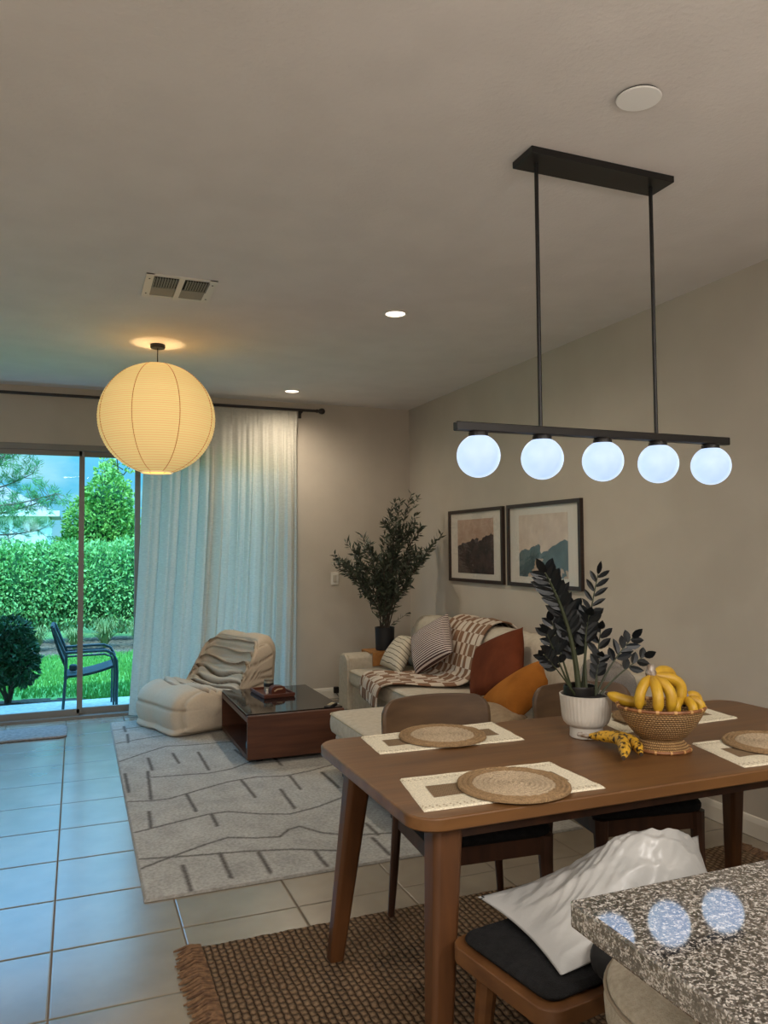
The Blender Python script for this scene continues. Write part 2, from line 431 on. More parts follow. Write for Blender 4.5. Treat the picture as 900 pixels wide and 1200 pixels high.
# pine boughs
pn = thing('pine_tree', 'pale needled pine tree reaching in from the left above the hedge', 'tree', (-1.95, 15.0, -.1))
mb = MB(); mb.tube([(0, 0, 0), (.05, 0, 2), (.0, 0, 5.2)], [.13, .1, .04]); nd = MB()
for z0, ln, sl, dy in ((1.9, 1.5, .55, 0), (2.3, 1.2, .75, .3), (2.7, 1.0, .9, -.3), (1.7, 1.3, .3, .25), (3.1, 1.2, .4, .1), (2.1, 1.6, .42, -.2), (3.5, 1.3, .2, 0), (2.5, -1.2, .5, 0), (3.2, -1, .4, .2)):
    pts = []
    for k in range(9):
        t = k / 8; pts.append(Vector((ln * t, dy * t, z0 + sl * t * abs(ln) * .85 - .15 * t * t + .03 * math.sin(7 * t))))
    mb.tube(pts, [.028 - .02 * k / 8 for k in range(9)], 6)
    for k in range(2, 9):
        for q in range(5):
            b = pts[k] + Vector((ru(-.2, .2), ru(-.2, .2), ru(-.15, .22)))
            mb.tube([pts[k], b], [.007, .004], 4)
            for _ in range(34):
                d = (b - pts[k]).normalized() + Vector((ru(-1, 1), ru(-1, 1), ru(-.6, 1)))
                nd.leaf(b + Vector((ru(-.05, .05), ru(-.05, .05), ru(-.05, .05))), d, ru(.08, .15), .011)
mb.build('trunk', mat('pine_bark', S(120, 110, 98), .9), pn)
nd.build('needles', mat('pine_needles', S(70, 140, 84), .6, S(120, 180, 110), 5), pn, smooth=False, recalc=False)
# dark shrub by patio
sh = thing('dark_shrub', 'dark green glossy shrub growing in mulch at the left edge of the patio', 'shrub', (-.62, 8.62, -.08))
mb = MB()
for i in range(9):
    a = ru(0, 2 * PI); r = ru(.08, .25)
    mb.tube([(ru(-.03, .03), ru(-.03, .03), 0), (math.cos(a) * r * .5, math.sin(a) * r * .5, .2), (math.cos(a) * r, math.sin(a) * r, .55)], [.012, .01, .006], 6)
mb.build('stems', BARK, sh)
bl = [(0, 0, .48, .24, .22, .26), (-.14, 0, .38, .18, .2, .2), (.12, -.02, .36, .15, .18, .18), (.02, 0, .68, .17, .16, .15)]
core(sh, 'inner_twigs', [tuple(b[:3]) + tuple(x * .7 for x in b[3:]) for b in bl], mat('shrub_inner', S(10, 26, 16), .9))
foliage(sh, 'leaves', bl, 3600, .065, .034, DKL)
# ornamental grasses
OG = mat('ornamental_grass', S(90, 130, 70), .7, S(165, 170, 110), 6)
glab = ['strappy grass clump in the mulch, leftmost of the four beside the hedge', 'strappy grass clump in the mulch seen left of the patio chair back rest',
        'strappy grass clump in the mulch seen just right of the door post', 'strappy grass clump in the mulch nearest the curtain edge']
g0 = None
for i, (x, y, s) in enumerate([(-.55, 12.75, .9), (-.02, 12.7, .8), (.42, 12.75, 1.1), (.92, 12.65, 1.0)]):
    mb = MB()
    for k in range(170):
        a = ru(0, 2 * PI); r = ru(.1, .34) * s; h = ru(.2, .45) * s; w = .009
        p = [Vector((math.cos(a) * r * t, math.sin(a) * r * t, h * math.sin(t * 2.2))) for t in (0, .35, .7, 1)]
        sd = Vector((-math.sin(a), math.cos(a), 0)) * w
        pa = [(mb.bm.verts.new(q - sd * (1 - j / 3.3)), mb.bm.verts.new(q + sd * (1 - j / 3.3))) for j, q in enumerate(p)]
        for j in range(3): mb.cap((pa[j][0], pa[j][1], pa[j + 1][1], pa[j + 1][0]))
    tag(mb.build('ornamental_grass', OG, smooth=False, recalc=False, loc=(x, y, -.09)), glab[i], 'plant', 'grass clumps along the mulch bed')
# neighbour house
hs = thing('neighbour_house', 'pale neighbouring house with grey shingle hip roof beyond the hedge', 'house', (-3.2, 30, -.1))
HWL = mat('stucco_pale', S(225, 232, 235), .9); RF = mat('roof_shingle', S(176, 160, 156), .9, S(140, 128, 126), 12, (1, 1, 6))
MB().box((0, 3, 1.4), (4.4, 6, 2.8)).build('wall', HWL, hs, smooth=False)
m = MB(); a = m.ring([(-2.6, -.4, 2.85), (2.6, -.4, 2.85), (2.6, 6.4, 2.85), (-2.6, 6.4, 2.85)]); b = m.ring([(-.2, 2.2, 4.0), (.6, 2.2, 4.0), (.6, 4, 4.0), (-.2, 4, 4.0)])
m.bridge(a, b); m.cap(b); m.cap(a[::-1]); m.build('roof', RF, hs, smooth=False)
MB().box((0, -.42, 2.84), (5.24, .06, .2)).build('fascia', mat('fascia_white', S(240, 244, 244), .6), hs, smooth=False)
MB().tube([(1.05, -.06, 0), (1.05, -.06, 2.8)], .06).build('downspout', mat('downspout_white', S(250, 250, 250), .5), hs)
# patio chair
pc = thing('patio_chair', 'grey metal patio armchair with mesh seat standing on the patio', 'chair', (.12, 7.86, -.05))
PM = mat('patio_metal', S(70, 84, 92), .45, metal=.3)
PF = mat('patio_mesh', S(52, 66, 72), .8)
for sy in (-.24, .24):
    MB().tube([(.235, sy, 0), (.24, sy, .36), (.235, sy, .46), (.20, sy, .53), (.14, sy, .56), (0, sy, .56), (-.22, sy, .555)], .013, 8).build('arm_leg', PM, pc)
    MB().tube([(.21, sy * .92, .0), (.215, sy * .92, .40), (.19, sy * .92, .50), (.13, sy * .92, .525), (-.2, sy * .92, .52)], .009, 8).build('arm_brace', PM, pc)
    MB().tube([(-.225, sy, 0), (-.205, sy, .3), (-.20, sy, .52), (-.24, sy, .62), (-.31, sy, .79)], .013, 8).build('leg', PM, pc)
m = MB(); m.grid(lambda u, v: (-.2 + .42 * u, -.225 + .45 * v, .335 + .075 * u - .02 * math.sin(PI * u)), 8, 8)
m.build('seat', PF, pc, solid=.018)
m = MB(); m.grid(lambda u, v: (-.2 - .125 * u - .01 * math.sin(PI * u), -.225 + .45 * v, .42 + .38 * u), 8, 8)
m.build('backrest', PF, pc, solid=.022)
MB().tube([(-.19, -.235, .325), (-.19, .235, .325)], .01).build('crossbar', PM, pc)
m = MB(); m.box((0, 0, 0), (.07, .09, .06), .02, 3); tag(m.build('small_cushion_roll', PF, loc=(-.02, 7.84, .34)), 'small dark rolled bundle lying on the mesh seat of the patio chair', 'bundle')

# ------------------------------------------------------------------ curtain rod and curtains
cr = thing('curtain_rod', 'dark metal curtain rod with ball finials above the sliding door', 'curtain rod', (0, BY - .1, 2.755))
MB().tube([(-1.95, 0, 0), (2.12, 0, 0)], .013, 12).build('rod', ROD, cr)
for s, x in ((1, 2.12), (-1, -1.95)):
    f = MB(); prof = [(0, -.0), (.016, 0), (.02, .006), (.016, .014), (.012, .02), (.02, .028), (.028, .045), (.03, .058), (.026, .073), (.014, .084), (0, .088)]
    f.lathe(prof, 20); f.build('finial', ROD, cr, loc=(x, 0, 0), rot=(0, s * PI / 2, 0))
for x in (1.98, -1.8, .3):
    f = MB(); f.box((x, .088, -.02), (.03, .012, .09), .003); f.tube([(x, .09, -.015), (x, .03, -.02), (x, 0, -.016)], .007); f.build('bracket', ROD, cr)
def curtain(name, label, x0, x1, n, bot0, bot1, seed, y0=BY - .10, amp=.06, pw=1):
    m = MB(); random.seed(seed); ph = [ru(-.5, .5) for _ in range(n + 2)]; wv = [ru(.6, 1.3) for _ in range(n + 2)]
    zt, zb = 2.735, .012
    def f(u, v):
        z = zt + (zb - zt) * v
        xa = x0 + (bot0 - x0) * v ** 1.5; xb = x1 + (bot1 - x1) * v ** 1.5
        k = n * (u ** pw if pw > 0 else u); i = int(min(k, n - 1)); fr = k - i
        wgt = wv[i] * (1 - fr) + wv[i + 1] * fr
        sh = fr + .12 * math.sin(2 * PI * fr) * math.sin(2.2 * v + ph[i] * 4)
        bul = abs(math.sin(PI * min(max(sh, 0), 1))) ** .45        # broad fold, narrow recess
        open_ = min(1, .25 + v * 2.2)
        yy = y0 + .03 - amp * wgt * bul * open_ + .008 * math.sin(4 * PI * fr + ph[i] * 5) * open_
        xx = xa + (xb - xa) * u + .018 * (math.sin(2 * PI * fr) * min(1, v * 3)) * min(1, 8 * u, 8 * (1 - u)) + .012 * math.sin(5 * v + ph[i] * 3) * v * min(1, 8 * u, 8 * (1 - u))
        if v < .06:
            pin = math.exp(-(min(fr, 1 - fr) / .07) ** 2); yy -= .022 * pin * math.sin(PI * v / .06); z += .006 * pin
        return (xx, min(yy, BY - .02), z)
    m.grid(f, n * 24, 60)
    o = m.build(name, CURT, auto=0, solid=.0)
    return tag(o, label, 'curtain')
curtain('curtain', 'off-white linen curtain panel nearest the glass, partly behind the paper lantern', .55, 1.20, 4, .43, 1.10, 5, amp=.055)
curtain('curtain', 'off-white pinch pleated linen curtain panel beside the bare wall, behind the lounge chair', 1.13, 1.925, 7, 1.0, 1.905, 11, y0=BY - .125, pw=1.35, amp=.055)
random.seed(21)
# ------------------------------------------------------------------ ceiling fixtures
ch = thing('linear_pendant_light', 'long black linear pendant light with five white glass globes over the dining table', 'pendant light', (1.776, 2.312, H))
MB().box((0, 0, -.0125), (.63, .13, .025), .002, 1).build('canopy', BLACK, ch, smooth=False)
for x in (-.256, .257):
    MB().tube([(x, 0, -.02), (x, 0, -.985)], .0075, 10).build('rod', BLACK, ch)
MB().box((0.008, 0, -.992), (1.205, .03, .03), .003, 1).build('bar', BLACK, ch, smooth=False)
def globe_mat():
    m, nt, b = newmat('lit_globe')
    lw = nt.nodes.new('ShaderNodeLayerWeight'); lw.inputs[0].default_value = .35
    n = nt.nodes.new('ShaderNodeTexNoise'); n.inputs['Scale'].default_value = 9
    nt.links.new(coords(nt), n.inputs['Vector'])
    f = mathn(nt, 'MAXIMUM', mathn(nt, 'POWER', lw.outputs['Facing'], 1.5), mathn(nt, 'MULTIPLY_ADD', n.outputs[0], .9, -.15))
    c = mixc(nt, f, (.31, .47, .80, 1), (.74, .90, 1.0, 1))
    b.inputs['Base Color'].default_value = (.2, .2, .2, 1)
    nt.links.new(c, b.inputs['Emission Color']); b.inputs['Emission Strength'].default_value = 1.2
    return m
GL = globe_mat()
for x in (-.506, -.251, .009, .263, .521):
    s = MB(); s.lathe([(0, 0), (.03, 0), (.034, -.006), (.034, -.018), (.022, -.024), (0, -.024)], 20)
    so = s.build('lamp_socket', BLACK, ch, loc=(x, 0, -1.007))
    g = MB(); g.lathe([(0, -.145)] + [(.0745 * math.sin(t), -.0725 - .0745 * math.cos(t)) for t in [PI * k / 24 for k in range(1, 24)]] + [(0, .0)], 32)
    g.build('glass_globe', GL, so, loc=(0, 0, -.011), auto=0)
LANT = None
def lantern_mat():
    m, nt, b = newmat('rice_paper')
    (X, Y, Z), vec = sepxyz(nt)
    w = mathn(nt, 'POWER', mathn(nt, 'ABSOLUTE', mathn(nt, 'SINE', mathn(nt, 'MULTIPLY', Z, PI / .0145))), .5)
    dist = nt.nodes.new('ShaderNodeVectorMath'); dist.operation = 'DISTANCE'; dist.inputs[1].default_value = (.02, -.3, .12)
    nt.links.new(vec, dist.inputs[0])
    hot = mathn(nt, 'MAXIMUM', mathn(nt, 'SUBTRACT', 1, mathn(nt, 'DIVIDE', dist.outputs['Value'], .5)), 0)
    st = mathn(nt, 'MULTIPLY_ADD', hot, .25, .55)
    c = mixc(nt, w, S(176, 126, 54), S(252, 214, 136))
    b.inputs['Base Color'].default_value = S(220, 190, 140); b.inputs['Roughness'].default_value = .9
    nt.links.new(c, b.inputs['Emission Color']); nt.links.new(st, b.inputs['Emission Strength'])
    return m
ln = thing('paper_lantern', 'large round ribbed paper lantern glowing warm, hanging near the sliding door', 'pendant light', (.5, 5.42, H))
MB().lathe([(0, 0), (.048, 0), (.05, -.004), (.05, -.02), (.046, -.026), (0, -.026)], 24).build('canopy', BLACK, ln)
MB().tube([(0, 0, -.02), (0, 0, -.3)], .0035, 8).build('cord', BLACK, ln)
R, zc = .385, -.51
m = MB(); prof = []
for k in range(105):
    t = .27 + (PI - .54) * k / 104
    prof.append(((R + (.0028 if k % 2 else -.0028)) * math.sin(t), .371 * math.cos(t) / math.cos(.27) * .985))
m.lathe(prof, 64); lo = m.build('shade', lantern_mat(), ln, loc=(0, 0, zc), auto=0)
RIBM = emis('lantern_rib', S(176, 132, 72), .35)
for k in range(8):
    a = 2 * PI * k / 8 + .28
    pts = []
    for q in range(25):
        t = .27 + (PI - .54) * q / 24; r = R + .0012
        pts.append((r * math.sin(t) * math.cos(a), r * math.sin(t) * math.sin(a), .371 * math.cos(t) / math.cos(.27) * .985))
    MB().tube(pts, .0028, 5).build('rib', RIBM, lo)
m = MB(); m.tube([(.103 * math.cos(t), .103 * math.sin(t), -.369) for t in [2 * PI * k / 24 for k in range(25)]], .005, 6, False); m.build('bottom_ring', emis('ring_cream', S(225, 205, 160), .5), lo)
ll = bpy.data.lights.new('lantern_lamp', 'POINT'); ll.energy = 6; ll.shadow_soft_size = .03; ll.color = (1, .74, .38)
llo = bpy.data.objects.new('lantern_lamp', ll); C.objects.link(llo); llo.parent = ln; llo.location = (.0, .05, -.36)
MB().lathe([(0, -.1), (.03, -.09), (.04, -.06), (.03, -.03), (.014, 0), (.014, .04), (0, .04)], 16).build('bulb', emis('bulb_warm', (1, .75, .4, 1), 2.0), ln, loc=(0, 0, -.34))
DLE = emis('downlight_lens', (1, .86, .72, 1), 3.2)
for i, (x, y, lab) in enumerate([(1.755, 4.197, 'round recessed ceiling downlight, lit, right of the air vent'), (1.762, 6.613, 'small round recessed ceiling downlight, lit, above the curtain')]):
    d = thing('downlight', lab, 'downlight', (x, y, H), 0, 'recessed downlights')
    MB().lathe([(.06, -.002), (.078, 0), (.078, -.004), (.064, -.009), (.058, -.006), (.06, -.002)], 32).build('trim_ring', OFFW, d)
    MB().lathe([(0, -.0035), (.05, -.0035), (.06, -.002), (.06, 0), (0, 0)], 32).build('lens', DLE, d)
    l = bpy.data.lights.new('downlight_lamp', 'SPOT'); l.energy = 56; l.spot_size = 2.9; l.spot_blend = 1; l.shadow_soft_size = .05; l.color = (1, .86, .68)
    lo_ = bpy.data.objects.new('downlight_lamp', l); C.objects.link(lo_); lo_.parent = d; lo_.location = (0, 0, -.03)
cv = thing('ceiling_cover', 'round white cover plate with a dark gap at its rim, above the pendant light', 'ceiling cover', (1.613, 1.88, H), .0)
MB().lathe([(0, 0), (.064, 0), (.064, -.008), (0, -.008)], 32).build('recess', BLACK, cv)
MB().lathe([(0, -.001), (.066, 0), (.069, -.003), (.066, -.006), (0, -.007)], 40).build('disc', mat('cover_white', S(246, 244, 240), .4), cv, loc=(-.004, -.008, -.009), rot=(math.radians(1.5), math.radians(1.5), 0))
vt = thing('air_vent', 'white double louvred ceiling air vent near the paper lantern', 'air vent', (.493, 4.19, H))
m = MB(); w, d = .36, .36
for x in (-w / 2 + .02, w / 2 - .02): m.box((x, 0, -.004), (.04, d, .008))
m.box((0, 0, -.005), (.028, d - .002, .010))
for y in (-d / 2 + .012, d / 2 - .012): m.box((0, y, -.003), (w - .004, .024, .006))
m.build('frame', OFFW, vt, smooth=False)
MB().box((0, 0, -.0005), (w - .03, d - .03, .001)).build('duct_opening', mat('duct_dark', S(40, 38, 36), .9), vt, smooth=False)
LV = mat('louvre_grey', S(122, 120, 116), .5)
for sx in (-1, 1):
    m = MB()
    for k in range(9):
        x = sx * (.022 + .0135 * (k + .5)); m.box((x, -.07, -.007), (.0015, .17, .012), rot=Matrix.Rotation(.5, 3, 'Y')); m.box((x + .003, -.07, -.011), (.006, .16, .0015))
    m.box((sx * .078, .085, -.003), (.124, .14, .003)); m.box((sx * .078, .015, -.004), (.124, .008, .006))
    m.build('louvre_bank', LV, vt, smooth=False)
for x in (-.16, .16):
    for y in (-.12, .12): MB().lathe([(0, -.011), (.004, -.010), (.005, -.008), (0, -.008)], 10).build('screw', BLACK, vt, loc=(x, y, 0))

# ------------------------------------------------------------------ wall fittings
sw = thing('light_switch', 'beige wall switch plate on the back wall beside the tall plant', 'light switch', (2.328, BY, 1.145))
MB().box((0, -.004, 0), (.078, .008, .12), .003, 2).build('plate', OFFW, sw, smooth=False)
MB().box((0, -.009, 0), (.034, .006, .068), .002, 1).build('rocker', mat('rocker_beige', S(190, 182, 168), .4), sw, smooth=False)
pl = thing('power_plug', 'small black power plug with cord at the baseboard left of the sofa arm', 'plug', (2.33, BY - .014, .05))
MB().box((0, -.02, 0.03), (.05, .04, .06), .008, 2).build('plug_body', BLACK, pl)
MB().tube([(0, -.03, .0), (.01, -.05, -.025), (.05, -.06, -.042), (.2, -.05, -.045)], .003, 6).build('cord', BLACK, pl)

def art_mat(name, sky1, sky2, hill1, hill2, hline, fog):
    m, nt, b = newmat(name)
    (X, Y, Z), vec = sepxyz(nt)   # object: y = across, z = up
    n = nt.nodes.new('ShaderNodeTexNoise'); n.inputs['Scale'].default_value = 5; n.inputs['Detail'].default_value = 6; nt.links.new(vec, n.inputs['Vector'])
    n2 = nt.nodes.new('ShaderNodeTexNoise'); n2.inputs['Scale'].default_value = 11; n2.inputs['Detail'].default_value = 7; nt.links.new(vec, n2.inputs['Vector'])
    h = mathn(nt, 'ADD', Z, mathn(nt, 'MULTIPLY', mathn(nt, 'SUBTRACT', n.outputs[0], .5), .28))
    h = mathn(nt, 'ADD', h, mathn(nt, 'MULTIPLY', Y, .12))
    hill = mathn(nt, 'LESS_THAN', h, hline)
    cs = mixc(nt, mathn(nt, 'MULTIPLY_ADD', n2.outputs[0], 2.2, -.6), sky1, sky2)
    chl = mixc(nt, mathn(nt, 'MULTIPLY_ADD', n2.outputs[0], 2.4, -.7), hill1, hill2)
    fg = mathn(nt, 'MULTIPLY', mathn(nt, 'GREATER_THAN', n.outputs[0], .56), mathn(nt, 'LESS_THAN', Z, hline - .08))
    chl = mixc(nt, mathn(nt, 'MULTIPLY', fg, .75), chl, fog)
    nt.links.new(mixc(nt, hill, cs, chl), b.inputs['Base Color']); b.inputs['Roughness'].default_value = .7
    return m
FRM = mat('dark_walnut_frame', S(52, 36, 30), .45, S(40, 27, 23), 10, (1, 6, 6)); MATB = mat('mat_board', S(214, 206, 194), .8)
def picture(yc, label, art, w=.945, h=.62, zc=1.452):
    t = thing('framed_picture', label, 'picture', (RX, yc, zc), 0, 'framed landscape prints'); fw = .028; d = .028
    f = MB()
    f.box((-d / 2, 0, h / 2 - fw / 2), (d, w, fw)); f.box((-d / 2, 0, -h / 2 + fw / 2), (d, w, fw))
    for s in (-1, 1): f.box((-d / 2, s * (w / 2 - fw / 2), 0), (d, fw, h - 2 * fw))
    f.build('frame', FRM, t, smooth=False)
    MB().box((-.008, 0, 0), (.008, w - 2 * fw, h - 2 * fw)).build('mat_board', MATB, t, smooth=False)
    MB().box((-.0135, 0, -.005), (.003, w * .66, h * .74)).build('print', art, t, smooth=False)
    MB().box((-.022, 0, 0), (.002, w - 2 * fw, h - 2 * fw)).build('glass', PGLASS, t, smooth=False)
picture(5.758, 'dark framed print of brown dusk hills, left of the pair on the right wall', art_mat('art_dusk', S(176, 142, 122), S(196, 170, 150), S(36, 30, 30), S(84, 64, 58), .045, S(60, 44, 40)))
picture(4.745, 'dark framed print of teal misty hills, right of the pair above the sofa', art_mat('art_teal', S(196, 172, 152), S(216, 196, 176), S(58, 76, 80), S(88, 106, 108), -.02, S(206, 172, 146)), w=.945)

# ------------------------------------------------------------------ rugs
RL=[[(0.02,0.45),(0.23,0.4),(0.49,0.35),(0.7,0.29),(0.91,0.18)],[(0,0.33),(0.17,0.43),(0.32,0.51),(0.44,0.56),(0.57,0.5),(0.68,0.47),(0.75,0.55),(0.81,0.57),(0.89,0.44),(1.01,0.35),(1.3,.28),(1.6,.42),(2.1,.3)],[(0.02,0.81),(0.25,0.89),(0.41,0.94),(0.51,0.94),(0.67,0.83),(0.81,0.77),(0.98,0.82),(1.21,0.95),(1.6,.9),(2.1,1.05)],[(0,1.33),(0.14,1.29),(0.24,1.29),(0.39,1.37),(0.61,1.48),(0.79,1.51),(0.96,1.46),(1.12,1.5),(1.31,1.58),(1.7,1.5),(2.1,1.62)],[(0.18,1.76),(0.35,1.74),(0.53,1.71),(0.68,1.75),(0.83,1.87),(1.2,2.0),(1.6,1.92),(2.1,2.05)],[(0.01,2.22),(0.17,2.37),(0.35,2.52),(0.51,2.48),(0.82,2.46),(1.3,2.6),(2.1,2.5)],[(0.01,2.74),(0.17,2.81),(0.35,2.86),(.8,2.95),(1.4,2.85),(2.1,3.0)],[(0,3.2),(.7,3.3),(2.1,3.2)]]
RT=[[(0.03,1.91),(0.03,1.5)],[(0.17,1.91),(0.14,1.31)],[(0.2,2.24),(0.2,1.92)],[(0.11,3.02),(0.1,2.73)],[(0.37,2.3),(0.38,2.02)],[(0.54,2.26),(0.54,1.78)],[(0.34,1.34),(0.35,1.01)],[(0.69,1.49),(0.7,1.12)],[(0.87,1.21),(0.86,0.85)],[(0.99,1.45),(0.98,1.16)],[(0.11,1.11),(0.1,0.84)],[(0.42,0.94),(0.42,0.74)],[(0.19,0.3),(0.19,0.02)],[(0.37,0.38),(0.37,0.08)],[(0.54,0.32),(0.54,0.07)],[(0.79,0.23),(0.79,0.04)],[(1.14,0.48),(1.14,0.3)],[(0.79,2.22),(0.82,1.94)],[(1.1,.28),(1.1,.05)],[(1.45,.3),(1.45,.06)],[(.1,3.3),(.1,3.1)],[(1.0,1.95),(1.0,1.7)],[(1.2,1.45),(1.2,1.1)]]
RW, RD = 2.15, 3.505
NX, NY = 300, 490
ras = [[0.0] * (NY + 1) for _ in range(NX + 1)]
def draw(p, q, hw):
    n = int(max(abs(q[0] - p[0]), abs(q[1] - p[1])) / .004) + 1
    for k in range(n + 1):
        x = p[0] + (q[0] - p[0]) * k / n + ru(-.003, .003); y = p[1] + (q[1] - p[1]) * k / n + ru(-.003, .003)
        for i in range(int((x - hw) / RW * NX), int((x + hw) / RW * NX) + 2):
            for j in range(int((y - hw) / RD * NY), int((y + hw) / RD * NY) + 2):
                if 0 <= i <= NX and 0 <= j <= NY:
                    d = math.hypot(i * RW / NX - x, j * RD / NY - y)
                    ras[i][j] = max(ras[i][j], min(1, max(0, 1.25 - d / hw)))
for l in RL:
    for a, b in zip(l, l[1:]): draw(a, b, .0105)
for l in RT: draw(l[0], l[1], .012)
m = MB(); g = m.grid(lambda u, v: (RW * u, RD * v, .010 if 0 < u < 1 and 0 < v < 1 else .0015), NX, NY)
m.bm.verts.ensure_lookup_table()
o = m.build('area_rug', attrmat('cream_rug_pile', .98, .9, 70, bd=.004), loc=(.27, 3.345, 0), auto=0)
a = o.data.color_attributes.new('Col', 'FLOAT_COLOR', 'POINT')
c0, c1, c2 = S(176, 174, 168), S(152, 150, 145), S(92, 88, 84)
for i in range(NX + 1):
    for j in range(NY + 1):
        n = .5 + .5 * mnoise.noise(Vector((i * .06, j * .06, 2))); k = ras[i][j]
        if i < 2 or j < 2 or i > NX - 2: k = .35
        a.data[i * (NY + 1) + j].color = tuple((c0[q] * n + c1[q] * (1 - n)) * (1 - k) + c2[q] * k for q in range(3)) + (1,)
tag(o, 'large cream area rug with thin dark wavy lines and short ticks under the coffee table', 'rug')

def jute_mat():
    m, nt, b = newmat('woven_jute')
    (X, Y, Z), vec = sepxyz(nt)
    n = nt.nodes.new('ShaderNodeTexNoise'); n.inputs['Scale'].default_value = 22; n.inputs['Detail'].default_value = 4; nt.links.new(vec, n.inputs['Vector'])
    wx = mathn(nt, 'ADD', X, mathn(nt, 'MULTIPLY', n.outputs[0], .018)); wy = mathn(nt, 'ADD', Y, mathn(nt, 'MULTIPLY', n.outputs[0], .03))
    row = mathn(nt, 'FLOOR', mathn(nt, 'DIVIDE', wx, .024))
    a = mathn(nt, 'ABSOLUTE', mathn(nt, 'SINE', mathn(nt, 'MULTIPLY', wx, PI / .024)))
    c = mathn(nt, 'ABSOLUTE', mathn(nt, 'SINE', mathn(nt, 'ADD', mathn(nt, 'MULTIPLY', wy, PI / .030), mathn(nt, 'MULTIPLY', row, 1.57))))
    hgt = mathn(nt, 'MULTIPLY', mathn(nt, 'POWER', a, .6), mathn(nt, 'MULTIPLY_ADD', mathn(nt, 'POWER', c, .7), .75, .25))
    f = nt.nodes.new('ShaderNodeTexNoise'); f.inputs['Scale'].default_value = 160; nt.links.new(vec, f.inputs['Vector'])
    big = nt.nodes.new('ShaderNodeTexNoise'); big.inputs['Scale'].default_value = 2.2; nt.links.new(vec, big.inputs['Vector'])
    col = mixc(nt, hgt, S(52, 39, 28), mixc(nt, f.outputs[0], S(98, 76, 56), S(160, 134, 106)))
    col = mixc(nt, mathn(nt, 'MULTIPLY_ADD', big.outputs[0], 1.2, -.35), col, mixc(nt, .5, col, S(80, 58, 42)))
    nt.links.new(col, b.inputs['Base Color']); b.inputs['Roughness'].default_value = .95; b.inputs['Specular IOR Level'].default_value = .1
    bp = nt.nodes.new('ShaderNodeBump'); bp.inputs['Distance'].default_value = .012; bp.inputs['Strength'].default_value = 1
    nt.links.new(mathn(nt, 'ADD', hgt, mathn(nt, 'MULTIPLY', f.outputs[0], .3)), bp.inputs['Height']); nt.links.new(bp.outputs[0], b.inputs['Normal'])
    return m
JM = jute_mat()
jr = thing('jute_rug', 'brown chunky woven jute rug with fringed ends under the dining table', 'rug', (.42, 1.31, 0))
JW, JD = 2.5, 1.59
m = MB()
def jf(u, v):
    x = JW * u; y = JD * v
    e = min(min(u, 1 - u) * JW, min(v, 1 - v) * JD)
    z = .013 if e > .003 else .002
    row = int(x / .024); z += .0025 * abs(math.sin(PI * x / .024)) * (1 if e > .01 else 0)
    return (x + (.006 * math.sin(y * 40)) * (1 if u in (0, 1) else 0), y + .004 * math.sin(x * 60) * (v == 1), z)
m.grid(jf, 400, 60); m.build('woven_field', JM, jr)
m = MB()
FR = mat('jute_fringe', S(122, 92, 64), .95, S(84, 60, 42), 50, (1, 1, 1))
for side in (0, 1):
    for k in range(150):
        y = JD * (k + .5) / 150 + ru(-.004, .004); x = 0 if side == 0 else JW; s = -1 if side == 0 else 1; L = ru(.06, .095); dy = ru(-.022, .012)
        m.tube([(x - s * .01, y, .012), (x + s * L * .35, y + dy * .3, .016 + ru(0, .008)), (x + s * L * .75, y + dy * .8, .009), (x + s * L, y + dy, .005)], [.0055, .006, .0055, .003], 5)
tag(m.build('fringe', FR, jr), None, None, None, 'stuff')

dm = MB(); pad(dm, -1.5, 6.47, -.055, 6.87, 0, .018, .06, .008)
MATC = mat('door_mat_fabric', S(150, 148, 148), .95, S(120, 120, 124), 40, bump=.8, bs=160)
tag(dm.build('door_mat', MATC), 'grey rounded floor mat in front of the sliding glass door', 'mat')

# ------------------------------------------------------------------ sofa
sf = thing('sofa', 'cream linen corner sofa with chaise against the right wall', 'sofa', (0, 0, .012))
def cushion(name, x0, y0, x1, y1, z0, z1, r, e, puff, parent, m=SOFA, piping=True):
    mb = MB(); nx, ny = 18, 18
    pts = rrect(x0, y0, x1, y1, r, 8); n = len(pts); cx, cy = (x0 + x1) / 2, (y0 + y1) / 2
    levels = [(.0, z0), (.25, z0)] 
    def ringat(k, z, zz=0):
        return mb.ring([(cx + (p[0] - cx) * k, cy + (p[1] - cy) * k, z) for p in pts])
    prev = ringat(.96, z0); mb.cap(prev[::-1])
    for k, z in ((.99, z0 + .15 * (z1 - z0)), (1.0, z0 + .5 * (z1 - z0)), (.995, z1 - e), (.985, z1 - e * .3), (.96, z1)):
        rg = ringat(k, z); mb.bridge(prev, rg); prev = rg
    for k in (.88, .75, .55, .3):
        rg = ringat(k, z1 + puff * (1 - k) * 1.2 * (1.6 - (1 - k))); mb.bridge(prev, rg); prev = rg
    mb.cap(prev)
    o = mb.build(name, m, parent, sub=1, auto=60)
    if piping:
        p = MB(); ep = [(cx + (q[0] - cx) * .992, cy + (q[1] - cy) * .992, z1 - e * .4) for q in pts]; p.tube(ep + ep[:2], .0045, 6, False); p.build('piping', PIPE, o)
    return o
CZ = .395
m = MB(); m.box((2.66, 5.16, .145), (.90, 2.34, .22), .02, 2); m.box((2.32, 4.2, .145), (1.58, 1.02, .22), .02, 2); m.build('base', SOFA, sf)
cushion('seat_cushion', 2.16, 4.76, 2.86, 6.30, .25, CZ, .06, .035, .018, sf)
cushion('seat_cushion', 1.49, 3.72, 2.86, 4.74, .25, CZ, .06, .035, .012, sf)
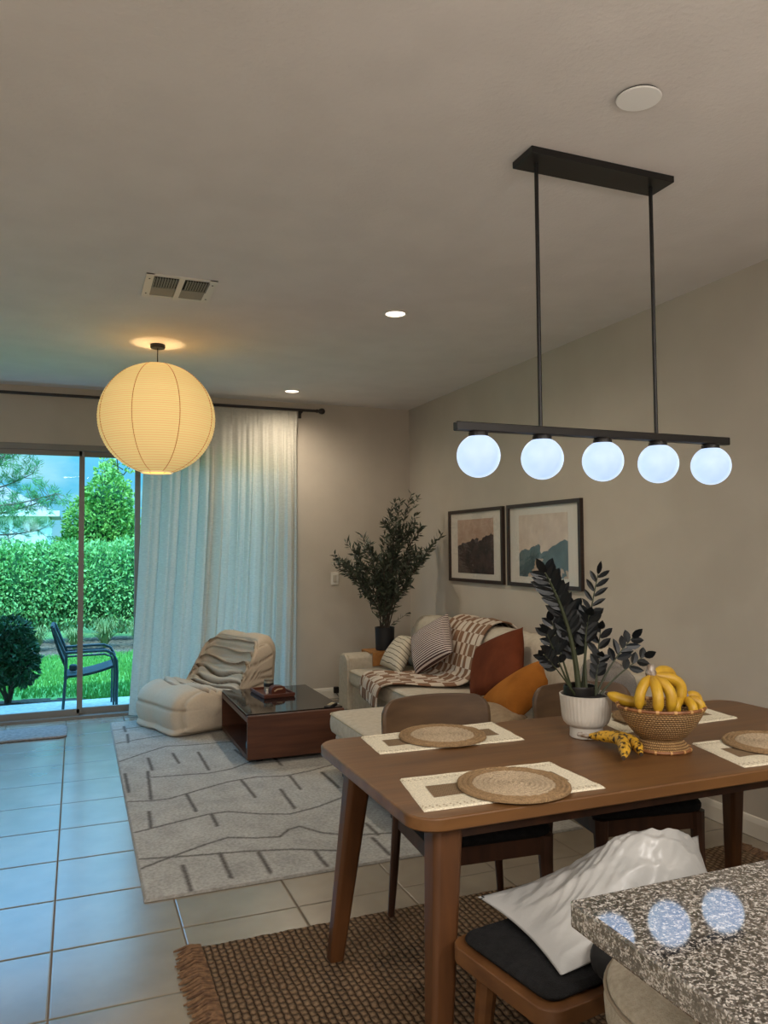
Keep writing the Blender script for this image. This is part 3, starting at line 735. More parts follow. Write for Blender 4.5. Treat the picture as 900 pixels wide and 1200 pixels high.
# arm at the far end
m = MB(); out = [(6.31, .03), (6.31, .42), (6.325, .475), (6.36, .498), (6.40, .503), (6.50, .503), (6.54, .495), (6.565, .46), (6.57, .03)]
m.prism([(p[0], p[1]) for p in out], 2.17, 3.10, 'x'); bmesh.ops.bevel(m.bm, geom=[e for e in m.bm.edges if all(abs(v.co.x - 2.17) < .001 for v in e.verts)], offset=.02, segments=3, affect='EDGES')
m.build('armrest', SOFA, sf)
m = MB(); m.box((2.98, 4.97, .37), (.22, 3.2, .68), .04, 3); m.build('back_frame', SOFA, sf)
def backc(y0, y1):
    mb = MB(); prof = []
    for k in range(28):
        t = 2 * PI * k / 28; a = math.copysign(abs(math.cos(t)) ** .55, math.cos(t)); b = math.copysign(abs(math.sin(t)) ** .62, math.sin(t))
        prof.append((2.86 + .13 * a + .12 * (b * .5), .61 + .225 * b))
    prev = None
    for v, k in ((0, .72), (.012, .88), (.05, .97), (.15, 1), (.5, 1.03), (.85, 1), (.95, .97), (.988, .88), (1, .72)):
        r = mb.ring([(2.88 + (p[0] - 2.88) * k, y0 + (y1 - y0) * v, .61 + (p[1] - .61) * (k * .5 + .5)) for p in prof])
        if prev: mb.bridge(prev, r)
        else: mb.cap(r[::-1])
        prev = r
    mb.cap(prev); mb.build('back_cushion', SOFA, sf, sub=1, auto=0)
backc(5.54, 6.30); backc(4.68, 5.53); backc(3.74, 4.67)
for x, y in ((2.25, 6.45), (3.0, 6.45), (1.58, 3.82), (1.58, 4.62), (3.0, 3.82)):
    MB().box((x, y, .015), (.05, .05, .032), .006, 1).build('foot', BLACK, sf)
m = MB(); 
m.box((2.56, 6.44, .513), (.33, .27, .012), .002, 1); m.box((2.56, 6.302, .46), (.33, .010, .118), .002, 1); m.box((2.56, 6.578, .46), (.33, .010, .118), .002, 1)
tag(m.build('armrest_tray', TRAYW, smooth=False, loc=(0, 0, .012)), 'light oak tray wrapped over the sofa arm, under the tall plant', 'tray')

# pillows : four corners + puff
def pillow(label, cs, th, m, mb_mat=None, pinch=.08, n=22, name='throw_pillow', stripes=None):
    c = [Vector(p) for p in cs]
    nrm = ((c[1] - c[0]).cross(c[3] - c[0])).normalized()
    if nrm.x > 0: nrm = -nrm
    ctr = sum(c, Vector()) / 4
    def pos(u, v, s):
        # concave sides
        p = (c[0] * (1 - u) * (1 - v) + c[1] * u * (1 - v) + c[2] * u * v + c[3] * (1 - u) * v)
        a = 4 * u * (1 - u); b = 4 * v * (1 - v)
        pull = pinch * (a * (1 - b) + b * (1 - a))
        p = p + (ctr - p) * pull * .8
        h = (a * b) ** .42 * th / 2
        h += .004 * math.sin(9 * u + 5 * v) * a * b
        return p + nrm * h * s
    mb = MB(); ly = mb.bm.verts.layers.float_vector.new('puv')
    l1, l2 = (c[1] - c[0]).length, (c[3] - c[0]).length
    for sd in (1, -1):
        gg = mb.grid(lambda u, v: pos(u, v, sd), n, n)
        for i in range(n + 1):
            for j in range(n + 1): gg[i][j][ly] = (i / n * l1, j / n * l2, 0)
    bmesh.ops.remove_doubles(mb.bm, verts=mb.bm.verts, dist=.0005)
    o = mb.build(name, m, auto=0)
    return tag(o, label, 'pillow', 'throw pillows on the sofa')
def stripe_mat(name, base, line, period, duty, axis=1, wob=0):
    m, nt, b = newmat(name)
    a = nt.nodes.new('ShaderNodeAttribute'); a.attribute_name = 'puv'; s = nt.nodes.new('ShaderNodeSeparateXYZ'); nt.links.new(a.outputs['Vector'], s.inputs[0])
    v = s.outputs[axis]
    if wob:
        n = nt.nodes.new('ShaderNodeTexNoise'); n.inputs['Scale'].default_value = 7; nt.links.new(a.outputs['Vector'], n.inputs['Vector'])
        v = mathn(nt, 'ADD', v, mathn(nt, 'MULTIPLY', n.outputs[0], wob))
    f = mathn(nt, 'LESS_THAN', mathn(nt, 'FRACT', mathn(nt, 'DIVIDE', mathn(nt, 'ADD', v, 5), period)), duty)
    nt.links.new(mixc(nt, f, base, line), b.inputs['Base Color']); b.inputs['Roughness'].default_value = .95
    return m
pillow('cream pillow with thin dark wavy stripes, leftmost on the sofa', [(2.42, 6.20, .44), (2.40, 5.72, .43), (2.60, 5.88, .70), (2.66, 6.28, .665)], .16, stripe_mat('cream_stripe', S(198, 187, 166), S(70, 60, 48), .04, .14, 1, .03), stripes=True)
pillow('brown and white finely striped square pillow tilted on its corner', [(2.5, 5.62, .425), (2.58, 5.13, .665), (2.74, 5.52, .92), (2.60, 5.93, .70)], .17, stripe_mat('brown_stripe', S(214, 200, 190), S(74, 46, 42), .019, .55, 1), stripes=True)
pillow('large dark rust velvet square pillow leaning upright on the sofa', [(2.46, 4.64, .43), (2.50, 4.06, .60), (2.72, 4.38, .915), (2.70, 4.99, .70)], .17, RUST, pinch=.03)
pillow('mustard orange crumpled pillow slumped beside the rust pillow', [(2.36, 4.34, .46), (2.30, 3.82, .455), (2.56, 3.86, .66), (2.66, 4.06, .745)], .17, MUST, pinch=.06)
pillow('taupe linen pillow lying flat in front of the rust pillow', [(2.12, 3.98, .46), (2.16, 3.66, .46), (2.42, 3.86, .46), (2.38, 4.34, .46)], .11, TAUPE, pinch=.02)

# checkered throw
def throw():
    path = [((3.05, 5.33, .62)), ((3.06, 5.33, .80)), ((2.98, 5.33, .872)), ((2.86, 5.33, .862)), ((2.765, 5.32, .78)), ((2.70, 5.31, .62)), ((2.66, 5.31, .50)), ((2.58, 5.34, .445)), ((2.44, 5.42, .437)), ((2.28, 5.54, .440)), ((2.165, 5.62, .425)), ((2.125, 5.66, .37)), ((2.118, 5.68, .24))]
    P = [Vector(p) for p in path]; d = [0]
    for a, b in zip(P, P[1:]): d.append(d[-1] + (b - a).length)
    def at(t):
        t *= d[-1]
        for i in range(len(P) - 1):
            if t <= d[i + 1] or i == len(P) - 2:
                k = (t - d[i]) / (d[i + 1] - d[i]); p0 = P[max(i - 1, 0)]; p1 = P[i]; p2 = P[i + 1]; p3 = P[min(i + 2, len(P) - 1)]
                return .5 * ((2 * p1) + (-p0 + p2) * k + (2 * p0 - 5 * p1 + 4 * p2 - p3) * k * k + (-p0 + 3 * p1 - 3 * p2 + p3) * k ** 3)
    W = .70; NU, NV = 16 * 3, 19 * 4
    def f(u, v):
        p = at(v); s = (u - .5) * W * (1 - .12 * v); sk = max(0, v - .5) * .35
        nz = .010 * math.sin(s * 22 + v * 7) + .008 * math.sin(s * 41 - v * 15)
        onback = 1 if v < .45 else 0
        return Vector((p.x - abs(nz) * (1 if .3 < v < .55 or v > .85 else .3) + s * sk * .9, p.y + s, p.z + abs(nz) * (.9 if v > .5 or .1 < v < .3 else .2)))
    mb = MB(); mb.grid(f, NU, NV, matf=lambda i, j: (i // 3 + j // 4) % 2)
    o = mb.build('throw_blanket', [mat('throw_cream', S(205, 190, 172), .98, bump=.6, bs=150), mat('throw_brown', S(132, 98, 74), .98, bump=.6, bs=150)], auto=0, solid=.010)
    tag(o, 'brown and cream checkered knitted throw draped over the sofa back and seat', 'blanket')
throw()

# ------------------------------------------------------------------ olive plant
op = thing('potted_olive_plant', 'tall thin leaved olive plant in a black pot standing on the sofa arm tray', 'plant', (2.565, 6.44, .532))
MB().lathe([(0, 0), (.078, 0), (.082, .006), (.088, .19), (.09, .2), (.084, .2), (.08, .17), (0, .17)], 32).build('pot', mat('matte_black_pot', S(20, 20, 24), .55), op)
st = MB(); lf = MB()
def branch(base, tip, bow, r0, nl, L, spread=.5):
    base, tip = Vector(base), Vector(tip); pts = []
    for k in range(11):
        t = k / 10; p = base.lerp(tip, t) + Vector(bow) * math.sin(PI * t) + Vector((.01 * math.sin(9 * t + base.x * 90), .01 * math.cos(7 * t), 0)); pts.append(p)
    st.tube(pts, [r0 * (1 - .75 * k / 10) for k in range(11)], 5)
    for k in range(nl):
        t =   .16 + .84 * (k + .5) / nl; i = min(int(t * 10), 9); p = pts[i].lerp(pts[i + 1], t * 10 - i); ax = (pts[i + 1] - pts[i]).normalized()
        sd = Vector((ru(-1, 1), ru(-1, 1), ru(-1, 1))); sd = (sd - ax * sd.dot(ax)).normalized()
        lf.leaf(p, ax * ru(.5, 1.1) + sd, L * ru(.75, 1.3), .019, fold=.1)
    return pts
tips = [(.24, -.08, 1.40, 60), (.16, -.02, 1.34, 60), (.33, .05, 1.22, 50), (.08, -.1, 1.18, 50), (.12, .1, 1.26, 50), (-.49, -.12, .80, 46), (-.36, .0, .96, 50), (-.25, -.1, 1.02, 50), (-.12, .05, .95, 46), (.50, -.18, 1.02, 46), (.42, -.1, .90, 46), (.25, -.18, .9, 40), (-.3, .12, .78, 40), (.0, .05, .8, 40), (.2, .1, 1.0, 46), (-.05, -.12, 1.0, 46), (.34, -.05, 1.1, 50), (-.40, -.05, .74, 36)]
for tx, ty, tz, n in tips:
    bp = branch((ru(-.03, .03), ru(-.03, .03), .17), (tx, ty, tz), (-tx * .18, 0, .0), .006, int(n * 1.35), .068)
    for q in range(6):
        i = random.choice((3, 4, 5, 6, 7, 8)); b = bp[i]; ax = (bp[i + 1] - bp[i]).normalized()
        e = b + (ax * ru(.6, 1) + Vector((ru(-.6, .6), ru(-.5, .3), ru(-.2, .5)))) * ru(.14, .24)
        e.x = min(e.x, .53); e.y = min(e.y, .5)
        branch(b, e, (0, 0, .01), .003, 22, .055)
branch((.02, 0, .17), (.22, -.08, .33), (0, 0, .02), .003, 10, .05); branch((-.02, 0, .17), (-.17, -.08, .42), (0, 0, 0), .003, 8, .05)
st.build('stems', BARK, op); lf.build('leaves', OLIV, op, smooth=False, recalc=False)

# ------------------------------------------------------------------ lounge chair (low ribbed)
def lounge():
    t = thing('lounge_chair', 'low cream quilted foam lounge chair with ribbed creases in front of the curtain', 'lounge chair', (1.00, 6.545, .012), math.radians(21))
    # profile in (s forward->back, z); s=0 front
    key = [(.05, .0), (-.015, .06), (-.035, .17), (-.005, .27), (.09, .33), (.21, .345), (.33, .325), (.43, .30), (.51, .33), (.58, .41), (.64, .50), (.69, .60), (.73, .675), (.79, .70), (.86, .68), (.905, .60), (.90, .45), (.88, .25), (.86, .08), (.80, .0)]
    K = [Vector((a, b)) for a, b in key]; N = 300; prof = []
    n = len(K)
    for q in range(N):
        tt = q / N * n; i = int(tt); k = tt - i; p0, p1, p2, p3 = K[(i - 1) % n], K[i % n], K[(i + 1) % n], K[(i + 2) % n]
        if i == n - 1: prof.append(p1.lerp(p2, k))
        else: prof.append(.5 * ((2 * p1) + (-p0 + p2) * k + (2 * p0 - 5 * p1 + 4 * p2 - p3) * k * k + (-p0 + 3 * p1 - 3 * p2 + p3) * k ** 3))
    W = .74; M = 56; mb = MB(); prev = None; ctr = Vector((.42, .22)); crease_shade = []
    gro = [.235, .265, .295, .325, .353, .38, .41, .445, .49, .535, .58]       # groove positions along the profile fraction
    for j in range(M + 1):
        v = j / M; e = min(v, 1 - v); yy = (v - .5) * W
        sq = 1 - .13 * max(0, 1 - e / .12) ** 2.2
        ring = []
        for i, p in enumerate(prof):
            fr = i / N
            a, b = prof[i - 1], prof[(i + 1) % N]; tn = (b - a).normalized(); nr = Vector((-tn.y, tn.x))
            if nr.dot(p - ctr) < 0: nr = -nr
            if .32 < fr < .46: nr = Vector((-.6, .8))
            g = 0
            wob = .005 * math.sin(v * 7 + fr * 30) + .014 * ((2 * v - 1) ** 2 - .4)
            for k in gro:
                strength = .040 if .25 < k < .5 else .026
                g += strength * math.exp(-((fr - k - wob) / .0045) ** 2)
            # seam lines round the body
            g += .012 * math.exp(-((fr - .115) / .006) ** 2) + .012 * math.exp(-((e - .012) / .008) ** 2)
            puff = .010 * math.cos(fr * 2 * PI / .032) * (1 if .23 < fr < .6 else 0) + .012 * math.sin(PI * min(1, e * 2.2)) + .006 * mnoise.noise(Vector((v * 5, fr * 18, 1)))
            # central valley where seat meets back
            valley = .05 * math.exp(-((fr - .37) / .07) ** 2) * (1 - (abs(v - .5) * 2) ** 2)
            q = p + nr * (puff - g) - Vector((-.3, 1)) * valley * .5
            q = ctr + (q - ctr) * sq
            zz = max(q.y, 0)
            wdt = 1 - .02 * max(0, (zz - .35) / .37)
            ys = yy * wdt + (.015 * math.sin(PI * min(1, zz / .35)) * (1 if v > .5 else -1)) * (1 if e < .02 else 0)
            ring.append((q.x - .42, ys, zz)); crease_shade.append(min(1, g / .03))
        r = mb.ring(ring)
        if prev: mb.bridge(prev, r)
        prev2 = prev; prev = r
        if j in (0, M):
            cap = [r]
            base = [Vector(x) for x in ring]; cc = Vector((0, base[0].y, .2))
            pr = r
            for h_ in range(1, 19):
                k = math.cos(h_ / 19 * PI / 2) ** .8; off = .05 * math.sin(h_ / 19 * PI / 2) ** .8
                pts_ = []; cl_ = []
                for b in base:
                    X_, Z_ = cc.x + (b.x - cc.x) * k, cc.z + (b.z - cc.z) * k
                    g_ = 0
                    if X_ > -.05:
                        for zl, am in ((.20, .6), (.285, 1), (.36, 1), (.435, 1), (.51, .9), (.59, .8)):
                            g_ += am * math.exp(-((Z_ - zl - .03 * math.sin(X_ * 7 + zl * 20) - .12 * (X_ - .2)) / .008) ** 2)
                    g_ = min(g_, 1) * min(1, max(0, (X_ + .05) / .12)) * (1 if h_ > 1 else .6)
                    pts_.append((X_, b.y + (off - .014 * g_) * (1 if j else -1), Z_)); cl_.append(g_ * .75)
                nr_ = mb.ring(pts_)
                if j: mb.bridge(pr, nr_)
                else: mb.bridge(nr_, pr)
                pr = nr_; crease_shade += cl_
            mb.cap(pr)
            if j == 0: cols0 = crease_shade[:N]
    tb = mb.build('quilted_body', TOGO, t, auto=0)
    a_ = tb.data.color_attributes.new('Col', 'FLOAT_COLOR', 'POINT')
    A0, A1 = S(200, 185, 165), S(112, 92, 72)  # suede tone and a darker one that paints shade into the creases
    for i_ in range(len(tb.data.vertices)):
        k_ = crease_shade[i_] if i_ < len(crease_shade) else 0; a_.data[i_].color = tuple(A0[q_] * (1 - k_) + A1[q_] * k_ for q_ in range(3)) + (1,)

lounge()

# ------------------------------------------------------------------ coffee table
ct = thing('coffee_table', 'low walnut coffee table with a black glass top and open shelf', 'coffee table', (0, 0, .012))
x0, x1, y0, y1 = 1.06, 1.735, 5.12, 6.10
m = MB(); m.box(((x0 + x1) / 2, y0 + .015, .175), (x1 - x0, .03, .29), .004, 1); m.build('front_panel', WALN, ct, smooth=False)
m = MB(); m.box(((x0 + x1) / 2, y1 - .015, .175), (x1 - x0, .03, .29), .004, 1); m.build('rear_panel', WALN, ct, smooth=False)
m = MB(); m.box(((x0 + x1) / 2, (y0 + y1) / 2, .045), (x1 - x0, y1 - y0 - .06, .03)); m.build('lower_shelf', WALN, ct, smooth=False)
m = MB(); m.box(((x0 + x1) / 2, (y0 + y1) / 2, .292), (x1 - x0, y1 - y0 - .06, .036)); m.build('top_board', WALN, ct, smooth=False)
m = MB(); m.box((x1 - .15, (y0 + y1) / 2, .17), (.02, y1 - y0 - .06, .21)); m.build('divider_panel', WALN, ct, smooth=False)
m = MB(); m.box(((x0 + x1) / 2, (y0 + y1) / 2 + .016, .322), (x1 - x0 - .004, y1 - y0 - .036, .008), .002, 1); m.build('glass_top', GLASST, ct, smooth=False)
for x in (x0 + .1, x1 - .1):
    for y in (y0 + .1, y1 - .1): MB().lathe([(0, 0), (.025, 0), (.025, .03), (0, .03)], 16).build('foot', BLACK, ct, loc=(x, y, 0))
TZ = .338
ty_ = thing('serving_tray', 'small reddish wooden tray on the coffee table', 'tray', (1.39, 5.80, TZ), .08)
RED = wood('red_wood', S(104, 56, 38), S(76, 38, 26), .4, (1, 8, 8))
MB().box((0, 0, .007), (.235, .34, .012), .002, 1).build('tray_base', RED, ty_, smooth=False)
m = MB()
for s in (-1, 1): m.box((s * .115, 0, .019), (.012, .35, .022), .003, 1); m.box((0, s * .17, .019), (.235, .012, .022), .003, 1)
m.build('tray_rim', RED, ty_, smooth=False)
jr_ = thing('candle_jar', 'small clear glass jar with a dark band at the back of the coffee table tray', 'jar', (1.375, 5.86, TZ + .013))
MB().lathe([(0, 0), (.034, 0), (.036, .004), (.036, .075), (.033, .08), (.030, .076), (.031, .01), (0, .01)], 24).build('glass', mat('jar_grey_glass', S(150, 148, 135), .1, spec=.8), jr_)
MB().lathe([(.0365, .038), (.038, .04), (.038, .062), (.0365, .064)], 24).build('label_band', BLACK, jr_)
MB().lathe([(0, .078), (.036, .078), (.036, .09), (0, .092)], 24).build('lid', mat('jar_lid', S(110, 100, 84), .4), jr_)
bk = thing('wooden_box', 'small rounded brown wooden holder in the front of the coffee table tray', 'box', (1.415, 5.755, TZ + .013), .1)
m = MB(); m.prism([(-.055, 0), (.055, 0), (.055, .035), (.045, .05), (.02, .056), (-.03, .058), (-.05, .045), (-.055, .03)], -.035, .035, 'y'); m.build('holder_body', RED, bk)
m = MB(); m.tube([(-.035, -.037, .02), (-.01, -.037, .034), (.03, -.037, .036)], .006, 6); m.build('handle', mat('holder_tan', S(168, 142, 110), .5), bk)
gc = thing('small_figurine', 'tiny pale ceramic ornament at the left corner of the coffee table tray', 'ornament', (1.335, 5.745, TZ + .013))
MB().lathe([(0, 0), (.010, 0), (.012, .012), (.007, .022), (.009, .032), (0, .040)], 14).build('ornament_body', CER, gc)
m = MB(); m.lathe([(0, 0), (.03, 0), (.034, .015), (.03, .028), (0, .032)], 20); tag(m.build('white_bowl', CER, loc=(1.13, 5.22, .072)), 'small white ceramic bowl on the open shelf of the coffee table', 'bowl')
m = MB(); m.box((0, 0, .025), (.08, .05, .05), .008, 2); tag(m.build('blue_box', mat('blue_card', S(70, 110, 130), .6), loc=(1.13, 5.31, .072)), 'small blue box on the coffee table shelf behind the white bowl', 'box')
rm = thing('remote_control', 'flat black remote with a beige top on the near right corner of the coffee table', 'remote', (1.66, 5.20, TZ - .0115 + .0), .9)
MB().box((0, 0, .0165), (.15, .045, .014), .005, 2).build('remote_body', BLACK, rm); MB().box((.01, 0, .0245), (.09, .03, .002), .001, 1).build('button_face', mat('beige_face', S(170, 155, 125), .5), rm)

# ------------------------------------------------------------------ dining table
TX0, TX1, TY0, TY1, TH = .80, 2.72, 1.80, 2.69, .75
dt = thing('dining_table', 'large brown wooden dining table with rounded corners and splayed legs', 'table', (0, 0, 0))
m = MB(); pad(m, TX0, TY0, TX1, TY1, TH - .038, TH, .085, .006, 8); m.build('tabletop', TABW, dt, auto=50)
m = MB()
for y in (TY0 + .14, TY1 - .14): m.box(((TX0 + TX1) / 2, y, TH - .038 - .035), (TX1 - TX0 - .34, .022, .07))
for x in (TX0 + .16, TX1 - .16): m.box((x, (TY0 + TY1) / 2, TH - .038 - .035), (.022, TY1 - TY0 - .3, .07))
m.build('apron', CHL, dt, smooth=False)
for sx in (0, 1):
    for sy in (0, 1):
        tx = TX0 + .115 if not sx else TX1 - .115; ty = TY0 + .085 if not sy else TY1 - .15
        bx = TX0 + .048 if not sx else TX1 - .06; by = TY0 - .0 if not sy else TY1 - .075
        tp = Vector((tx, ty, TH - .04)); bt = Vector((bx, by, .0165)); m = MB(); prev = None
        for k in range(6):
            t = k / 5; c = tp.lerp(bt, t); w = .043 - .017 * t
            r = m.ring([(c.x + q[0], c.y + q[1], c.z) for q in rrect(-w, -w, w, w, w * .45, 4)])
            if prev: m.bridge(prev, r)
            else: m.cap(r)
            prev = r
        m.cap(prev[::-1]); m.build('leg', LEGW, dt)

# dining chairs
def make_chair(loc, rz, label):
    t = thing('dining_chair', label, 'chair', loc, rz, 'wooden dining chairs beyond the table')
    m = MB(); pad(m, -.235, -.235, .235, .20, .415, .462, .06, .018); m.build('seat', BSEAT, t)
    m = MB()
    m.box((0, -.205, .385), (.38, .022, .06)); m.box((0, .185, .385), (.36, .022, .06))
    for s in (-1, 1): m.box((s * .205, -.01, .385), (.022, .38, .06))
    m.build('apron', CHL, t, smooth=False)
    for s in (-1, 1):
        m = MB(); m.tube([(s * .205, -.205, .42), (s * .206, -.207, .33), (s * .212, -.212, .15), (s * .216, -.215, .017)], [.030, .026, .019, .014], 10); m.build('leg', CHL, t)
        m = MB(); m.tube([(s * .235, .215, .017), (s * .222, .21, .2), (s * .21, .20, .42), (s * .205, .262, .58), (s * .20, .345, .74)], [.013, .017, .02, .017, .013], 10); m.build('leg', CHL, t)
    # curved plywood backrest
    outl = rrect(-.238, .60, .238, .815, .07, 6)
    m = MB(); nu, nv = 28, 10
    def hw(z):
        d = min(z - .60, .815 - z); r = .06
        return .238 - (r - math.sqrt(max(r * r - (r - d) ** 2, 0)) if d < r else 0)
    def f(u, v):
        z = .60 + .215 * (1 - math.cos(PI * v)) / 2; w = hw(z); x = (u * 2 - 1) * w
        zz = z + .012 * (1 - (x / .24) ** 2) * v
        return (x, .345 + .09 * (z - .7) - 1.0 * x * x * .9 + .0, zz)
    m.grid(f, nu, nv); m.build('backrest', CHW, t, solid=.016, auto=0)
    return t
c1 = make_chair((1.365, 2.60, 0), math.radians(-4), 'wooden dining chair with curved back, left of the two beyond the table')
dup(c1, (2.06, 2.60, 0), math.radians(-8), 'wooden dining chair with curved back behind the white plant pot')
# smoky chair behind
gs = thing('acrylic_chair', 'grey translucent rounded chair beyond the far side of the table', 'chair', (2.655, 3.36, 0), math.radians(-10))
SMK = mat('smoky_acrylic', S(120, 116, 116), .3)
SMK.node_tree.nodes['Principled BSDF'].inputs['Alpha'].default_value = .45
m = MB(); m.grid(lambda u, v: ((u * 2 - 1) * .18 * (1 - .35 * max(0, v - .6) ** 1.5), .17 + .04 * v - .10 * (u * 2 - 1) ** 2, .46 + (.36 - .10 * abs(u * 2 - 1) ** 3) * v), 20, 12); m.build('backrest', SMK, gs, solid=.012, auto=0)
m = MB(); pad(m, -.19, -.2, .19, .18, .44, .455, .06, .004); m.build('seat', SMK, gs)
for sx in (-1, 1):
    for sy in (-1, 1): MB().tube([(sx * .15, sy * .15, .44), (sx * .18, sy * .19, 0)], [.014, .010], 8).build('leg', SMK, gs)

# bench
bn = thing('dining_bench', 'wooden dining bench with black padded seat on the near side of the table', 'bench', (.906, 1.610, 0), math.radians(9))
BL, BD = .66, .375; SH = .462
m = MB(); pad(m, 0, -BD / 2, BL, BD / 2, SH - .055, SH - .012, .05, .004); m.build('seat_frame', BENW, bn, auto=50)
m = MB(); pad(m, .022, -BD / 2 + .022, BL - .022, BD / 2 - .022, SH - .014, SH + .012, .04, .012); m.build('seat', BSEAT, bn)
for x in (.09, BL - .09):
    for y in (-1, 1):
        m = MB(); m.tube([(x, y * .13, SH - .05), (x + (-.03 if x < .5 else .03), y * .155, .0175)], [.03, .018], 10); m.build('leg', BENW, bn)
# white mailer bag
def bag():
    A = Vector((1.01, 1.875, .50)); B = Vector((1.015, 1.50, .480)); E = Vector((1.56, 1.56, .50)); D = Vector((1.74, 1.84, .57))
    n = 90
    def f(u, v, s):
        p = A * (1 - u) * (1 - v) + D * u * (1 - v) + E * u * v + B * (1 - u) * v
        uu = u ** 1.25; a = 4 * uu * (1 - uu); b = 4 * v * (1 - v)
        h = (a ** .95) * (b ** .85)
        nz = mnoise.noise(Vector((u * 3.5, v * 3, s))) * .022 + mnoise.noise(Vector((u * 9 + v * 4, v * 8, s * 3))) * .006
        cr = -abs(mnoise.noise(Vector((u * 4 - v * 4, v * 3 + u * 2, 7)))) * .03 - abs(mnoise.noise(Vector((u * 11 + v * 9, v * 5, 9)))) * .014 - abs(mnoise.noise(Vector((u * 22 - v * 12, v * 16, 4)))) * .005 + .012
        ed = min(1, 12 * min(u, 1 - u, v, 1 - v))
        if s > 0: p = p + Vector((.02 * h, 0, h * .165 + (nz + cr) * ed * (.3 + .7 * h)))
        else: p = p + Vector((0, 0, -.006 * h))
        c = (A + B + D + E) / 4
        pull = .07 * (a * (1 - b) + b * (1 - a)); q = p + (c - p) * pull; q.z = p.z
        if s > 0: q.y += -.05 * h
        return q
    mb = MB(); mb.grid(lambda u, v: f(u, v, 1), n, n); mb.grid(lambda u, v: f(u, v, -1), n, n)
    bmesh.ops.remove_doubles(mb.bm, verts=mb.bm.verts, dist=.0006)
    pm = mat('white_polythene', S(176, 175, 172), .3, S(158, 158, 156), 5, bump=.25, bs=45, spec=.5, bd=.004, detail=2)
    return tag(mb.build('plastic_mailer_bag', pm, auto=0), 'crumpled white plastic mailing bag lying on the dining bench', 'plastic bag')
bag()
m = MB()
def bf(u, v):
    a = 2 * PI * u; r = math.sin(PI * v) ** .5
    p = Vector((1.20 + .14 * r * math.cos(a), 1.44 + .075 * r * math.sin(a), .475 + .05 * (1 - math.cos(PI * v)) / 1))
    p += Vector((1, 1, .5)) * .008 * mnoise.noise(p * 14); p.z = max(p.z, .476)
    return p
m.grid(bf, 30, 14); tag(m.build('black_bag', mat('black_cloth', S(20, 20, 21), .9, S(12, 12, 13), 20, bump=.5, bs=30), auto=0), 'small black cloth pouch on the bench in front of the white plastic bag', 'pouch')

# ------------------------------------------------------------------ counter, stool
kc = thing('kitchen_island', 'kitchen island with speckled grey granite top at the lower right', 'counter', (0, 0, 0))
m = MB(); m.box((.703 + 1.1, 1.012 - .63, .88), (2.2, 1.26, .04), .004, 2); m.build('countertop', GRAN, kc, smooth=False)
m = MB(); m.box((.92 + .95, .17, .43), (1.9, .78, .858)); m.build('cabinet_base', WHITE, kc, smooth=False)
stl = thing('counter_stool', 'round beige upholstered counter stool tucked at the granite island', 'stool', (1.085, 1.085, 0))
m = MB(); m.lathe([(0, .545), (.17, .545), (.20, .555), (.212, .58), (.214, .61), (.210, .628), (.206, .633), (.208, .638), (.2, .652), (.17, .664), (.1, .672), (0, .674)], 48); m.build('seat', STOOLF, stl, auto=60)
m = MB(); m.tube([(.211 * math.cos(t), .211 * math.sin(t), .633) for t in [2 * PI * k / 48 for k in range(49)]], .0035, 6, False); m.build('piping', mat('stool_piping', S(135, 122, 104), .9), stl)
for k in range(4):
    a = PI / 4 + k * PI / 2; MB().tube([(.12 * math.cos(a), .12 * math.sin(a), .55), (.19 * math.cos(a), .19 * math.sin(a), .0)], [.022, .015], 10).build('leg', CHL, stl)
m = MB(); m.tube([(.172 * math.cos(t), .172 * math.sin(t), .17) for t in [2 * PI * k / 40 for k in range(41)]], .008, 8, False); m.build('footrest', BLACK, stl)

# ------------------------------------------------------------------ placemats and trivets
PMAT = attrmat('placemat_cloth', .98, .5, 220)
def placemat(cs, label):
    c = [Vector((p[0], p[1], 0)) for p in cs]; ctr = sum(c, Vector()) / 4; c = [q - ctr for q in c]
    nu, nv = 110, 60
    def f(u, v):
        p = c[0] * (1 - u) * (1 - v) + c[1] * u * (1 - v) + c[2] * u * v + c[3] * (1 - u) * v
        e = min(u, 1 - u, v * .5, (1 - v) * .5)
        z = .0035 + .001 * math.sin(u * 300) * (.06 < v < .14 or .86 < v < .94) + .0012 * mnoise.noise(Vector((u * 7, v * 5, ctr.x * 3)))
        if min(u, 1 - u) < .03 or min(v, 1 - v) < .035: z += .002
        w = .003 * mnoise.noise(Vector((u * 6, v * 6, ctr.y * 7)))
        return (p.x + w, p.y + w, z if 0 < e else .0008)
    mb = MB(); mb.grid(f, nu, nv); o = mb.build('placemat', PMAT, loc=(ctr.x, ctr.y, TH), auto=0)
    a = o.data.color_attributes.new('Col', 'FLOAT_COLOR', 'POINT'); cr, jt, sh = S(222, 212, 188), S(134, 112, 86), S(176, 160, 132)
    for i in range(nu + 1):
        for j in range(nv + 1):
            u, v = i / nu, j / nv; col = cr
            if .10 < u < .90 and .33 < v < .67: col = jt if (i + j) % 3 else S(104, 84, 62)
            elif (.05 < v < .13 or .87 < v < .95) and (i + j // 2) % 4 == 0: col = sh
            elif .16 < u < .84 and (j % 3 == 0) and .14 < v < .36: col = S(206, 194, 168)
            a.data[i * (nv + 1) + j].color = tuple(x * 1.0 for x in col[:3]) + (1,)
    return tag(o, label, 'placemat', 'cream placemats on the dining table')
placemat([(.945, 2.425), (1.49, 2.40), (1.52, 2.685), (.965, 2.665)], 'cream placemat with brown centre strip before the left chair at the far table edge')
placemat([(.846, 1.856), (1.405, 1.836), (1.408, 2.121), (.896, 2.141)], 'cream placemat with brown centre strip at the near left corner of the table')
placemat([(1.925, 1.835), (2.47, 1.815), (2.49, 2.10), (1.99, 2.126)], 'cream placemat with brown centre strip at the near edge right of the basket')
